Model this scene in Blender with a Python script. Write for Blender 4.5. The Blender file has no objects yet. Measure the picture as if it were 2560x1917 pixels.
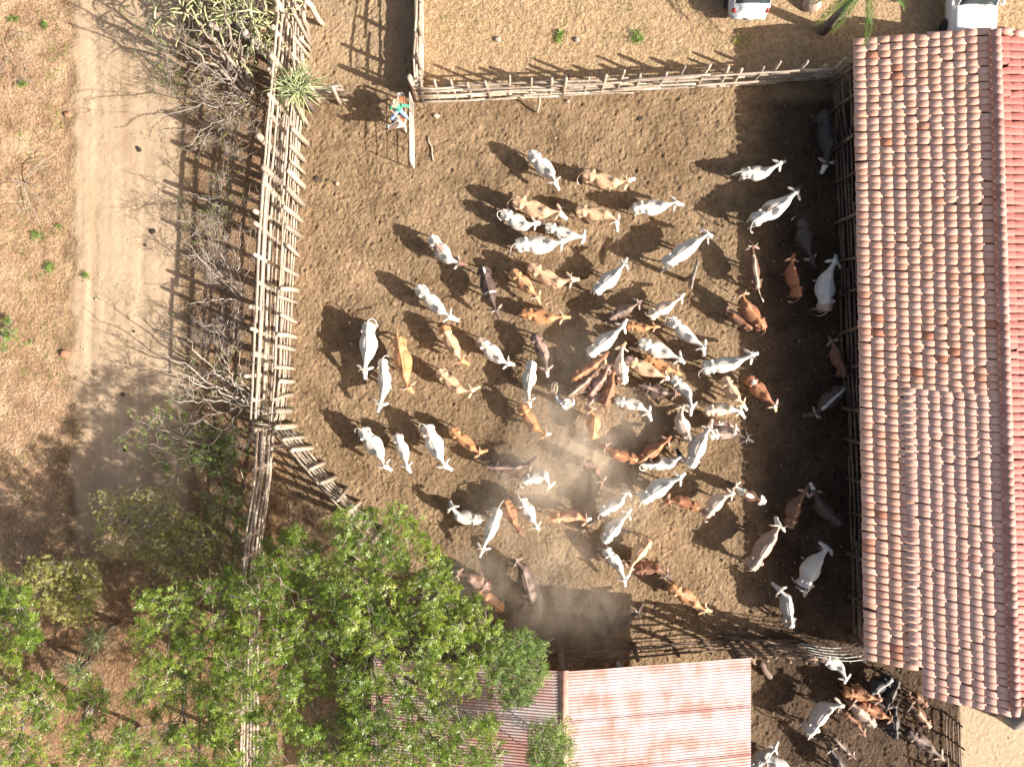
import bpy, math, random
import numpy as np
from mathutils import Vector, noise

# ------------------------------------------------------------------ camera, sky, sun, exposure
H = 30.5                      # height of the drone above the corral, metres
FPX = 1707.0
CX, CY = 1280.0, 958.5
scene = bpy.context.scene
random.seed(7)
RNG = np.random.default_rng(7)

cam_d = bpy.data.cameras.new('camera')
cam_d.sensor_width = 36.0
cam_d.lens = 36.0 * FPX / 2560.0
cam_d.clip_end = 2000
cam = bpy.data.objects.new('camera', cam_d)
scene.collection.objects.link(cam)
cam.location = (0, 0, H)
scene.camera = cam

SUN_EL = math.radians(28.5)
SX, SY = 0.926, -0.378        # horizontal direction towards the sun
w = bpy.data.worlds.new('World'); scene.world = w; w.use_nodes = True
nt = w.node_tree
sky = nt.nodes.new('ShaderNodeTexSky'); sky.sky_type = 'NISHITA'; sky.sun_disc = False
sky.air_density = 1.0; sky.dust_density = 4.0; sky.ozone_density = 0.6; sky.sun_elevation = SUN_EL; sky.sun_rotation = math.atan2(SX, SY)
bgn = nt.nodes['Background']; bgn.inputs[1].default_value = 0.078
skm = nt.nodes.new('ShaderNodeMix'); skm.data_type = 'RGBA'; skm.blend_type = 'MULTIPLY'; skm.inputs[0].default_value = 1.0
skm.inputs[7].default_value = (1.0, 0.90, 0.78, 1)      # dusty, warm air
nt.links.new(sky.outputs[0], skm.inputs[6]); nt.links.new(skm.outputs[2], bgn.inputs[0])
sl = bpy.data.lights.new('sun', 'SUN'); sl.energy = 4.6; sl.angle = math.radians(0.5)
sl.color = (1.0, 0.93, 0.82)
so = bpy.data.objects.new('sun', sl); scene.collection.objects.link(so)
so.rotation_euler = Vector((-SX * math.cos(SUN_EL), -SY * math.cos(SUN_EL), -math.sin(SUN_EL))).to_track_quat('-Z', 'Y').to_euler()
scene.view_settings.view_transform = 'Standard'
scene.view_settings.look = 'None'
scene.view_settings.exposure = 1.40
scene.view_settings.gamma = 1.0
scene.render.engine = 'CYCLES'
scene.cycles.volume_step_rate = 4.0
scene.cycles.volume_max_steps = 64
scene.cycles.volume_bounces = 3

# ------------------------------------------------------------------ helpers
COL = scene.collection
def G(px, py, z=0.0):
    k = (H - z) / FPX
    return np.array([(px - CX) * k, -(py - CY) * k, z])

def mesh_np(name, V, FS, smooth=False):
    V = np.asarray(V, dtype=np.float32).reshape(-1, 3)
    FS = [np.asarray(f, dtype=np.int32) for f in FS if len(f)]
    me = bpy.data.meshes.new(name)
    me.vertices.add(len(V)); me.vertices.foreach_set('co', V.ravel())
    nl = sum(f.size for f in FS); npoly = sum(len(f) for f in FS)
    me.loops.add(nl); me.polygons.add(npoly)
    me.loops.foreach_set('vertex_index', np.concatenate([f.ravel() for f in FS]))
    tot = np.concatenate([np.full(len(f), f.shape[1], dtype=np.int32) for f in FS])
    st = np.concatenate([[0], np.cumsum(tot)[:-1]]).astype(np.int32)
    me.polygons.foreach_set('loop_start', st)
    if smooth: me.polygons.foreach_set('use_smooth', np.ones(npoly, dtype=bool))
    me.update(calc_edges=True)
    return me

class MB:
    """collects geometry for ONE mesh object"""
    def __init__(s): s.V = []; s.Q = []; s.T = []; s.n = 0; s.tint = []
    def add(s, V, quads=None, tris=None, tint=None):
        V = np.asarray(V, dtype=float).reshape(-1, 3)
        if quads is not None and len(quads): s.Q.append(np.asarray(quads) + s.n)
        if tris is not None and len(tris): s.T.append(np.asarray(tris) + s.n)
        s.V.append(V); s.n += len(V)
        s.tint.append(np.full(len(V), random.random() if tint is None else tint) if np.isscalar(tint) or tint is None else np.asarray(tint))
    def tube(s, pts, rad, sides=6, caps=True, flat=1.0, tint=None):
        P = np.asarray(pts, dtype=float); n = len(P)
        R = np.full(n, rad, dtype=float) if np.isscalar(rad) else np.asarray(rad, dtype=float)
        T = np.gradient(P, axis=0); T /= (np.linalg.norm(T, axis=1)[:, None] + 1e-9)
        m = T.mean(0)
        ref = np.array([0, 0, 1.0]) if abs(m[2]) < 0.85 * (np.linalg.norm(m) + 1e-9) else np.array([1.0, 0.2, 0])
        A = np.cross(T, ref); A /= (np.linalg.norm(A, axis=1)[:, None] + 1e-9)
        B = np.cross(T, A)
        th = np.linspace(0, 2 * np.pi, sides, endpoint=False)
        V = P[:, None, :] + R[:, None, None] * (np.cos(th)[None, :, None] * A[:, None, :] + flat * np.sin(th)[None, :, None] * B[:, None, :])
        idx = np.arange(n * sides).reshape(n, sides)
        a = idx[:-1]; b = idx[1:]
        q = np.stack([a, np.roll(a, -1, 1), np.roll(b, -1, 1), b], -1).reshape(-1, 4)
        V = V.reshape(-1, 3); tr = None
        if caps:
            V = np.vstack([V, P[0], P[-1]]); c0 = n * sides; c1 = c0 + 1
            i0 = idx[0]; i1 = idx[-1]
            tr = np.vstack([np.stack([np.full(sides, c0), np.roll(i0, -1), i0], -1), np.stack([np.full(sides, c1), i1, np.roll(i1, -1)], -1)])
        s.add(V, q, tr, tint)
    def box(s, c, size, rz=0.0, tint=None, taper=1.0, rot=None):
        x, y, z = np.asarray(size) / 2.0
        V = np.array([[-x, -y, -z], [x, -y, -z], [x, y, -z], [-x, y, -z], [-x * taper, -y * taper, z], [x * taper, -y * taper, z], [x * taper, y * taper, z], [-x * taper, y * taper, z]])
        if rot is not None: V = V @ np.array(rot).T
        ca, sa = math.cos(rz), math.sin(rz)
        V = V @ np.array([[ca, -sa, 0], [sa, ca, 0], [0, 0, 1]]).T + np.asarray(c)
        s.add(V, [[0, 3, 2, 1], [4, 5, 6, 7], [0, 1, 5, 4], [1, 2, 6, 5], [2, 3, 7, 6], [3, 0, 4, 7]], None, tint)
    def ellipsoid(s, c, r, seg=12, rings=8, rot=None, tint=None):
        th = np.linspace(0, np.pi, rings + 1); ph = np.linspace(0, 2 * np.pi, seg, endpoint=False)
        V = np.array([[math.sin(t) * math.cos(p), math.sin(t) * math.sin(p), math.cos(t)] for t in th for p in ph]) * np.asarray(r)
        if rot is not None: V = V @ np.array(rot).T
        V = V + np.asarray(c)
        idx = np.arange((rings + 1) * seg).reshape(rings + 1, seg)
        a = idx[:-1]; b = idx[1:]
        s.add(V, np.stack([a, b, np.roll(b, -1, 1), np.roll(a, -1, 1)], -1).reshape(-1, 4), None, tint)
    def loft(s, rings, caps=True, tint=None):
        R = np.asarray(rings, dtype=float); n, k = R.shape[:2]
        idx = np.arange(n * k).reshape(n, k); a = idx[:-1]; b = idx[1:]
        q = np.stack([a, np.roll(a, -1, 1), np.roll(b, -1, 1), b], -1).reshape(-1, 4)
        V = R.reshape(-1, 3); tr = None
        if caps:
            V = np.vstack([V, R[0].mean(0), R[-1].mean(0)])
            c0 = n * k; i0 = idx[0]; i1 = idx[-1]
            tr = np.vstack([np.stack([np.full(k, c0), np.roll(i0, -1), i0], -1), np.stack([np.full(k, c0 + 1), i1, np.roll(i1, -1)], -1)])
        s.add(V, q, tr, tint)
    def mesh(s, name, smooth=False, origin=(0, 0, 0)):
        V = np.vstack(s.V) - np.asarray(origin)
        FS = []
        if s.Q: FS.append(np.vstack(s.Q))
        if s.T: FS.append(np.vstack(s.T))
        me = mesh_np(name, V, FS, smooth)
        at = me.attributes.new('tint', 'FLOAT', 'POINT'); at.data.foreach_set('value', np.concatenate(s.tint).astype(np.float32))
        return me
    def build(s, name, mat, parent=None, loc=(0, 0, 0), smooth=False):
        """geometry is in world space; the object's origin is put at loc"""
        me = s.mesh(name, smooth, loc); me.materials.append(mat)
        o = bpy.data.objects.new(name, me); COL.objects.link(o)
        if parent is not None:
            o.parent = parent; o.location = Vector(loc) - parent.location
        else: o.location = loc
        return o

def tag(o, label=None, cat=None, group=None, kind=None):
    if label: o['label'] = label
    if cat: o['category'] = cat
    if group: o['group'] = group
    if kind: o['kind'] = kind
    return o
def thing(name, loc, label, cat, group=None):
    o = bpy.data.objects.new(name, None); COL.objects.link(o); o.location = Vector([float(a) for a in loc]); o.empty_display_size = 0.2
    return tag(o, label, cat, group)
def ploc(p): return Vector(p.location)

# ------------------------------------------------------------------ materials
def newmat(name):
    m = bpy.data.materials.new(name); m.use_nodes = True
    return m, m.node_tree.nodes, m.node_tree.links, m.node_tree.nodes['Principled BSDF']
def ramp(ns, stops):
    r = ns.new('ShaderNodeValToRGB'); e = r.color_ramp.elements
    while len(e) < len(stops): e.new(0.5)
    for i, (p, c) in enumerate(stops): e[i].position = p; e[i].color = (*c, 1)
    return r
def noisen(ns, ls, scale, detail=4, rough=0.55, vec=None, dist=0.0):
    n = ns.new('ShaderNodeTexNoise'); n.inputs['Scale'].default_value = scale; n.inputs['Detail'].default_value = detail
    n.inputs['Roughness'].default_value = rough; n.inputs['Distortion'].default_value = dist
    if vec is not None: ls.new(vec, n.inputs['Vector'])
    return n
def mixc(ns, ls, fac, a, b, mode='MIX'):
    m = ns.new('ShaderNodeMix'); m.data_type = 'RGBA'; m.blend_type = mode
    for sock, v in ((m.inputs[0], fac), (m.inputs[6], a), (m.inputs[7], b)):
        if isinstance(v, (int, float)): sock.default_value = v
        elif isinstance(v, tuple): sock.default_value = (*v, 1)
        else: ls.new(v, sock)
    return m.outputs[2]
def bump(ns, ls, hgt, strength, dist, bs, prev=None):
    b = ns.new('ShaderNodeBump'); b.inputs['Strength'].default_value = strength; b.inputs['Distance'].default_value = dist
    ls.new(hgt, b.inputs['Height'])
    if prev is not None: ls.new(prev, b.inputs['Normal'])
    ls.new(b.outputs[0], bs.inputs['Normal']); return b.outputs[0]
def objcoord(ns): return ns.new('ShaderNodeTexCoord').outputs['Object']
def mapping(ns, ls, vec, scale):
    m = ns.new('ShaderNodeMapping'); m.inputs['Scale'].default_value = scale; ls.new(vec, m.inputs['Vector']); return m.outputs[0]
def plain(name, col, rough=0.7, var=0.25, scale=8.0, bumps=0.15, metallic=0.0, coat=0.0):
    m, ns, ls, bs = newmat(name)
    n = noisen(ns, ls, scale, 5, 0.6, objcoord(ns))
    lo = tuple(c * (1 - var) for c in col); hi = tuple(min(1, c * (1 + var)) for c in col)
    r = ramp(ns, [(0.3, lo), (0.7, hi)]); ls.new(n.outputs[0], r.inputs[0]); ls.new(r.outputs[0], bs.inputs['Base Color'])
    bs.inputs['Roughness'].default_value = rough; bs.inputs['Metallic'].default_value = metallic
    bs.inputs['Coat Weight'].default_value = coat
    if bumps: bump(ns, ls, n.outputs[0], bumps, 0.02, bs)
    return m
def attr(ns, name):
    a = ns.new('ShaderNodeAttribute'); a.attribute_name = name; return a
def wood(name, c1, c2, c3):
    m, ns, ls, bs = newmat(name)
    oi = ns.new('ShaderNodeObjectInfo'); tc = objcoord(ns)
    n1 = noisen(ns, ls, 9, 6, 0.7, tc, 0.6); n2 = noisen(ns, ls, 1.4, 2, 0.5, tc)
    r = ramp(ns, [(0.3, c1), (0.52, c2), (0.72, c3)]); ls.new(n1.outputs[0], r.inputs[0])
    r2 = ramp(ns, [(0.0, (0.62, 0.60, 0.60)), (1.0, (1.15, 1.1, 1.02))]); ls.new(oi.outputs['Random'], r2.inputs[0])
    c = mixc(ns, ls, 1.0, r.outputs[0], r2.outputs[0], 'MULTIPLY')
    r3 = ramp(ns, [(0.35, (0.75, 0.72, 0.7)), (0.6, (1, 1, 1))]); ls.new(n2.outputs[0], r3.inputs[0])
    c = mixc(ns, ls, 1.0, c, r3.outputs[0], 'MULTIPLY')
    ls.new(c, bs.inputs['Base Color']); bs.inputs['Roughness'].default_value = 0.85
    bump(ns, ls, n1.outputs[0], 0.5, 0.02, bs)
    return m
M = {}
M['wood'] = wood('weathered_wood', (0.26, 0.205, 0.165), (0.47, 0.405, 0.345), (0.60, 0.53, 0.46))
M['wood_dark'] = wood('brown_wood', (0.09, 0.06, 0.045), (0.21, 0.15, 0.115), (0.33, 0.25, 0.20))
M['bark'] = wood('grey_bark', (0.10, 0.085, 0.075), (0.25, 0.22, 0.20), (0.42, 0.38, 0.35))
M['bark_pale'] = wood('pale_bark', (0.24, 0.21, 0.19), (0.44, 0.40, 0.37), (0.60, 0.56, 0.52))
M['twig'] = wood('dry_twig', (0.22, 0.18, 0.16), (0.40, 0.34, 0.31), (0.56, 0.50, 0.46))

def leafmat(name, lo, mid, hi, rough=0.38, trans=0.35):
    m, ns, ls, bs = newmat(name)
    a = attr(ns, 'tint')
    r = ramp(ns, [(0.0, lo), (0.55, mid), (1.0, hi)]); ls.new(a.outputs['Fac'], r.inputs[0])
    ls.new(r.outputs[0], bs.inputs['Base Color']); bs.inputs['Roughness'].default_value = rough
    tr = ns.new('ShaderNodeBsdfTranslucent'); ls.new(r.outputs[0], tr.inputs[0])
    mx = ns.new('ShaderNodeMixShader'); mx.inputs[0].default_value = trans
    ls.new(bs.outputs[0], mx.inputs[1]); ls.new(tr.outputs[0], mx.inputs[2])
    ls.new(mx.outputs[0], ns['Material Output'].inputs['Surface'])
    return m
M['leaf'] = leafmat('glossy_leaf', (0.06, 0.12, 0.018), (0.17, 0.26, 0.032), (0.36, 0.42, 0.06))
M['leaf_feather'] = leafmat('light_leaf', (0.08, 0.15, 0.03), (0.16, 0.26, 0.05), (0.30, 0.38, 0.08), 0.5)
M['leaf_yellow'] = leafmat('yellow_leaf', (0.16, 0.17, 0.05), (0.34, 0.33, 0.10), (0.52, 0.47, 0.18), 0.55)
M['leaf_grey'] = leafmat('grey_green_blade', (0.15, 0.19, 0.09), (0.30, 0.36, 0.17), (0.50, 0.50, 0.28), 0.5, 0.15)
M['cactus'] = leafmat('cactus_skin', (0.20, 0.21, 0.10), (0.36, 0.38, 0.19), (0.56, 0.53, 0.32), 0.5, 0.05)
M['palm'] = leafmat('palm_leaf', (0.06, 0.13, 0.02), (0.13, 0.22, 0.04), (0.30, 0.34, 0.08), 0.4)
M['litter'] = leafmat('dry_leaf', (0.13, 0.07, 0.04), (0.34, 0.20, 0.11), (0.62, 0.44, 0.27), 0.8, 0.1)
M['grass'] = leafmat('ground_weed', (0.10, 0.14, 0.03), (0.20, 0.26, 0.06), (0.42, 0.42, 0.12), 0.6, 0.3)
M['straw'] = leafmat('straw', (0.25, 0.16, 0.08), (0.48, 0.34, 0.19), (0.70, 0.55, 0.34), 0.8, 0.1)
M['stone'] = plain('stone', (0.42, 0.32, 0.26), 0.85, 0.3, 14, 0.6)
M['dung'] = plain('dung', (0.045, 0.033, 0.022), 0.8, 0.4, 30, 0.6)

# ------------------------------------------------------------------ ground: one sheet
def smooth01(x): x = np.clip(x, 0, 1); return x * x * (3 - 2 * x)
def vnoise(X, Y, cell, seed):
    r = np.random.default_rng(seed); N = 256; T = r.random((N, N))
    x = X / cell + 1000.3; y = Y / cell + 1000.7
    xi = np.floor(x).astype(int); yi = np.floor(y).astype(int); fx = smooth01(x - xi); fy = smooth01(y - yi)
    g = lambda a, b: T[(a % N), (b % N)]
    return (g(xi, yi) * (1 - fx) + g(xi + 1, yi) * fx) * (1 - fy) + (g(xi, yi + 1) * (1 - fx) + g(xi + 1, yi + 1) * fx) * fy
def fbm(X, Y, cell, seed, octv=3):
    a = 0; amp = 1; t = 0
    for i in range(octv): a = a + amp * vnoise(X, Y, cell / 2 ** i, seed + i); t += amp; amp *= 0.5
    return a / t
def base_height(X, Y):
    PX = X * FPX / H + CX; PY = -Y * FPX / H + CY
    z = -0.10 * smooth01((640 - PX) / 120.0) + 0.09 * smooth01((178 - PX + 14 * np.sin(PY / 60.0) + 9 * np.sin(PY / 17.0)) / 46.0) + 0.25 * smooth01((150 - PX) / 200.0)
    return z
def build_ground():
    st = 0.062
    xs = np.arange(-24, 24.001, st); ys = np.arange(-18.2, 18.2001, st)
    xo = np.array([-900, -300, -120, -60, -35, -27]); yo = np.array([-900, -300, -120, -60, -32, -21])
    xs = np.concatenate([xo, xs, -xo[::-1]]); ys = np.concatenate([yo, ys, -yo[::-1]])
    X, Y = np.meshgrid(xs, ys, indexing='ij')
    PX = X * FPX / H + CX; PY = -Y * FPX / H + CY
    wob = (fbm(X, Y, 2.2, 11) - 0.5) * 60
    wob2 = (fbm(X, Y, 0.7, 21) - 0.5) * 26
    # zones
    road = smooth01((PX - 168 + wob * 0.8 + wob2 * 1.4) / 34) * smooth01((480 - PX + wob * 1.3 + wob2 * 1.2) / 60)
    road *= smooth01((1420 - PY + wob) / 120)
    verge = smooth01((176 - PX - wob * 0.8 - wob2 * 1.4) / 34)
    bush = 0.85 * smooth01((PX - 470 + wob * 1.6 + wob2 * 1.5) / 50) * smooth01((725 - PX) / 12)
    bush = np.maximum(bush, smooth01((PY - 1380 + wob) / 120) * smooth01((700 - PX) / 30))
    yard = smooth01((PX - 1055) / 8) * smooth01((238 - PY + (PX - 1280) * -0.05 + wob2 * 0.3) / 8)
    se = smooth01((PX - 2395) / 10) * smooth01((PY - 1500) / 10)
    alley = smooth01((PX - 740) / 12) * smooth01((1050 - PX) / 8) * smooth01((300 - PY + wob) / 160)
    barn_shade = smooth01((PX - 1800 + wob) / 180) * smooth01((PY - 230) / 40)  # barn's cast shade deepened in the soil colour, over manure-dark ground
    corral = np.clip(1 - road - verge - bush - yard - se, 0, 1)
    z = base_height(X, Y)
    z += (fbm(X, Y, 1.6, 31) - 0.5) * 0.07 * (0.35 + corral)
    z += (fbm(X, Y, 0.35, 41, 2) - 0.5) * (0.055 * corral + 0.045 * yard + 0.05 * (verge + bush) + 0.008)
    for rx in (232, 352): z -= 0.028 * np.exp(-((PX - rx - 10 * np.sin(PY / 210.0) + wob * .15) / 13.0) ** 2) * road
    z += (fbm(X, Y, 0.16, 51, 2) - 0.5) * 0.022 * road
    # hoof prints: small crescent dents pushed into the grid
    nx, ny = len(xs), len(ys); D = np.zeros_like(z); n = 20000
    cx = RNG.uniform(-12.5, 23, n); cy = RNG.uniform(-17.5, 17.5, n); an = RNG.uniform(0, np.pi * 2, n); dp = RNG.uniform(0.018, 0.052, n)
    rr = RNG.uniform(0.05, 0.08, n)
    i0 = ((cx + 24) / st).astype(int) + len(xo); j0 = ((cy + 18.2) / st).astype(int) + len(yo)
    for di in range(-4, 5):
        for dj in range(-4, 5):
            ii = i0 + di; jj = j0 + dj
            ok = (ii > 6) & (ii < nx - 7) & (jj > 6) & (jj < ny - 7)
            ii = np.clip(ii, 0, nx - 1); jj = np.clip(jj, 0, ny - 1)
            dx = xs[ii] - cx; dy = ys[jj] - cy
            u = dx * np.cos(an) + dy * np.sin(an); v = -dx * np.sin(an) + dy * np.cos(an)
            q = (u / (rr * 1.25)) ** 2 + (v / rr) ** 2
            val = -dp * np.exp(-q * 1.6) + dp * 0.55 * np.exp(-((np.sqrt(q) - 1.5) / 0.45) ** 2) * (u > 0)
            np.add.at(D, (ii[ok], jj[ok]), val[ok])
    D = np.clip(D, -0.09, 0.06)
    z = z + D * np.clip(corral + 0.35 * yard + 0.3 * se, 0, 1)
    idx = np.arange(nx * ny).reshape(nx, ny)
    q = np.stack([idx[:-1, :-1], idx[1:, :-1], idx[1:, 1:], idx[:-1, 1:]], -1).reshape(-1, 4)
    V = np.stack([X, Y, z], -1).reshape(-1, 3)
    me = mesh_np('ground', V, [q], True)
    ca = me.attributes.new('zone', 'FLOAT_COLOR', 'POINT')
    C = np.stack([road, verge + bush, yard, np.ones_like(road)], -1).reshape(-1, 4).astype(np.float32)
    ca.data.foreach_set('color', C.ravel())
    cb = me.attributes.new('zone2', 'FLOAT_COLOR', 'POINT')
    C = np.stack([barn_shade, alley, se, bush], -1).reshape(-1, 4).astype(np.float32)
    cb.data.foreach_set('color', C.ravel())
    o = bpy.data.objects.new('ground', me); COL.objects.link(o); tag(o, kind='structure')
    m, ns, ls, bs = newmat('earth')
    tc = objcoord(ns)
    za = attr(ns, 'zone'); zb = attr(ns, 'zone2')
    s1 = ns.new('ShaderNodeSeparateColor'); ls.new(za.outputs['Color'], s1.inputs[0])
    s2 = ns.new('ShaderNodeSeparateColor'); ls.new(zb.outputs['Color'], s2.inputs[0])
    nA = noisen(ns, ls, 0.35, 4, 0.6, tc); nB = noisen(ns, ls, 4.6, 7, 0.70, tc, 0.8); nC = noisen(ns, ls, 16, 4, 0.7, tc, 0.4); nD = noisen(ns, ls, 0.9, 5, 0.6, tc)
    cor = ramp(ns, [(0.30, (0.140, 0.093, 0.053)), (0.5, (0.210, 0.145, 0.088)), (0.68, (0.272, 0.196, 0.126))]); ls.new(nB.outputs[0], cor.inputs[0])
    big = ramp(ns, [(0.3, (0.74, 0.70, 0.66)), (0.5, (1.0, 1.0, 1.0)), (0.7, (1.28, 1.27, 1.26))]); ls.new(nA.outputs[0], big.inputs[0])
    c = mixc(ns, ls, 1.0, cor.outputs[0], big.outputs[0], 'MULTIPLY')
    med = ramp(ns, [(0.34, (0.66, 0.62, 0.58)), (0.46, (1, 1, 1)), (0.66, (1.22, 1.2, 1.18))]); ls.new(nD.outputs[0], med.inputs[0])
    c = mixc(ns, ls, 0.75, c, mixc(ns, ls, 1.0, c, med.outputs[0], 'MULTIPLY'))
    fin = ramp(ns, [(0.36, (0.62, 0.6, 0.58)), (0.5, (1, 1, 1)), (0.68, (1.3, 1.28, 1.24))]); ls.new(nC.outputs[0], fin.inputs[0])
    c = mixc(ns, ls, 0.24, c, mixc(ns, ls, 1.0, c, fin.outputs[0], 'MULTIPLY'))
    al = mixc(ns, ls, 0.5, c, (0.38, 0.28, 0.18)); c = mixc(ns, ls, s2.outputs[1], c, al)
    dm = mixc(ns, ls, 1.0, c, (0.34, 0.32, 0.34), 'MULTIPLY'); c = mixc(ns, ls, s2.outputs[0], c, dm)  # soil colour darkened to strengthen the shade beside the barn
    rd = ramp(ns, [(0.3, (0.41, 0.31, 0.215)), (0.5, (0.50, 0.395, 0.285)), (0.7, (0.57, 0.465, 0.345))])
    trk = noisen(ns, ls, 1.0, 4, 0.6, mapping(ns, ls, tc, (2.2, 0.10, 1))); ls.new(trk.outputs[0], rd.inputs[0])
    rdc = mixc(ns, ls, 0.35, rd.outputs[0], cor.outputs[0], 'OVERLAY'); rdc = mixc(ns, ls, 0.22, rdc, mixc(ns, ls, 1.0, rdc, fin.outputs[0], 'MULTIPLY')); rdc = mixc(ns, ls, 0.3, rdc, mixc(ns, ls, 1.0, rdc, med.outputs[0], 'MULTIPLY'))
    c = mixc(ns, ls, s1.outputs[0], c, rdc)
    vg = ramp(ns, [(0.25, (0.20, 0.125, 0.08)), (0.45, (0.33, 0.22, 0.14)), (0.6, (0.42, 0.295, 0.195)), (0.75, (0.52, 0.39, 0.27))]); ls.new(nD.outputs[0], vg.inputs[0])
    vg2 = ramp(ns, [(0.38, (0.55, 0.5, 0.45)), (0.55, (1, 1, 1)), (0.72, (1.35, 1.3, 1.2))]); ls.new(nC.outputs[0], vg2.inputs[0])
    vgc = mixc(ns, ls, 1.0, vg.outputs[0], vg2.outputs[0], 'MULTIPLY')
    c = mixc(ns, ls, s1.outputs[1], c, vgc)
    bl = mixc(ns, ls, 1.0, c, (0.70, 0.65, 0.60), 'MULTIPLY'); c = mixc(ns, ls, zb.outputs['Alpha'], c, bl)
    yd = ramp(ns, [(0.3, (0.25, 0.165, 0.095)), (0.48, (0.36, 0.25, 0.15)), (0.68, (0.50, 0.37, 0.235))]); ls.new(nB.outputs[0], yd.inputs[0])
    ydc = mixc(ns, ls, 1.0, yd.outputs[0], vg2.outputs[0], 'MULTIPLY'); ydc = mixc(ns, ls, 0.45, yd.outputs[0], ydc)
    c = mixc(ns, ls, s1.outputs[2], c, ydc)
    c = mixc(ns, ls, s2.outputs[2], c, mixc(ns, ls, 0.5, yd.outputs[0], (0.40, 0.33, 0.25)))
    ls.new(c, bs.inputs['Base Color']); bs.inputs['Roughness'].default_value = 0.92
    bs.inputs['Specular IOR Level'].default_value = 0.2
    # relief
    inv = ns.new('ShaderNodeMath'); inv.operation = 'MULTIPLY_ADD'; ls.new(s1.outputs[0], inv.inputs[0]); inv.inputs[1].default_value = -0.85; inv.inputs[2].default_value = 1.0
    iv2 = ns.new('ShaderNodeMath'); iv2.operation = 'MULTIPLY_ADD'; ls.new(s2.outputs[2], iv2.inputs[0]); iv2.inputs[1].default_value = -0.7; ls.new(inv.outputs[0], iv2.inputs[2]); inv = iv2
    st1 = ns.new('ShaderNodeTexVoronoi'); st1.feature = 'SMOOTH_F1'; st1.inputs['Scale'].default_value = 8.0
    dn = noisen(ns, ls, 3.0, 3, 0.6, tc); dm2 = mixc(ns, ls, 0.28, tc, dn.outputs['Color'], 'ADD'); ls.new(dm2, st1.inputs['Vector'])
    b1 = bump(ns, ls, st1.outputs[0], 0.7, 0.045, bs); ls.new(inv.outputs[0], ns[b1.node.name].inputs['Strength'])
    b2 = bump(ns, ls, nB.outputs[0], 0.6, 0.06, bs, b1); ls.new(inv.outputs[0], ns[b2.node.name].inputs['Strength'])
    bump(ns, ls, nC.outputs[0], 0.3, 0.02, bs, b2)
    me.materials.append(m)
    return o
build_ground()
def gz(x, y): return float(base_height(np.array(float(x)), np.array(float(y))))

# ------------------------------------------------------------------ barn with clay tile roof
PXM = FPX / H
def tilemat(name, stops, rough=0.7, stain=0.4):
    m, ns, ls, bs = newmat(name)
    a = attr(ns, 'tint'); tc = objcoord(ns)
    n = noisen(ns, ls, 3.0, 6, 0.7, tc); n2 = noisen(ns, ls, 26, 4, 0.7, tc)
    ad = ns.new('ShaderNodeMath'); ad.operation = 'MULTIPLY_ADD'; ls.new(n.outputs[0], ad.inputs[0]); ad.inputs[1].default_value = 0.35; ls.new(a.outputs['Fac'], ad.inputs[2])
    sb = ns.new('ShaderNodeMath'); sb.operation = 'SUBTRACT'; ls.new(ad.outputs[0], sb.inputs[0]); sb.inputs[1].default_value = 0.17
    r = ramp(ns, stops); ls.new(sb.outputs[0], r.inputs[0])
    r2 = ramp(ns, [(0.35, (0.72, 0.7, 0.7)), (0.55, (1, 1, 1))]); ls.new(n2.outputs[0], r2.inputs[0])
    c = mixc(ns, ls, stain, r.outputs[0], mixc(ns, ls, 1.0, r.outputs[0], r2.outputs[0], 'MULTIPLY'))
    vo = ns.new('ShaderNodeTexVoronoi'); vo.inputs['Scale'].default_value = 1.1; ls.new(tc, vo.inputs['Vector'])
    sp = ramp(ns, [(0.035, (1, 1, 1)), (0.06, (0, 0, 0))]); ls.new(vo.outputs[0], sp.inputs[0])
    c = mixc(ns, ls, sp.outputs[0], c, (0.8, 0.78, 0.74))
    ls.new(c, bs.inputs['Base Color']); bs.inputs['Roughness'].default_value = rough
    bump(ns, ls, n2.outputs[0], 0.3, 0.01, bs)
    return m
M['tile_a'] = tilemat('clay_tile', [(0.0, (0.60, 0.25, 0.15)), (0.2, (0.76, 0.39, 0.27)), (0.55, (0.84, 0.49, 0.37)), (1.0, (0.87, 0.58, 0.47))])
M['tile_b'] = tilemat('pink_tile', [(0.0, (0.74, 0.40, 0.315)), (0.4, (0.80, 0.465, 0.375)), (1.0, (0.84, 0.54, 0.445))], 0.6, 0.5)
M['tile_c'] = tilemat('red_tile', [(0.0, (0.19, 0.045, 0.04)), (0.5, (0.25, 0.075, 0.065)), (1.0, (0.33, 0.13, 0.11))], 0.65, 0.5)
M['tile_ridge'] = tilemat('ridge_tile', [(0.0, (0.42, 0.20, 0.17)), (0.5, (0.56, 0.31, 0.26)), (1.0, (0.66, 0.42, 0.36))], 0.7, 0.7)
M['groove_shade_timber'] = plain('groove_shade_timber', (0.05, 0.035, 0.028), 0.9, 0.4, 6)  # dark tone stands for the shade between tile rows
M['plaster'] = plain('old_plaster', (0.40, 0.34, 0.29), 0.9, 0.25, 3)

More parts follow.
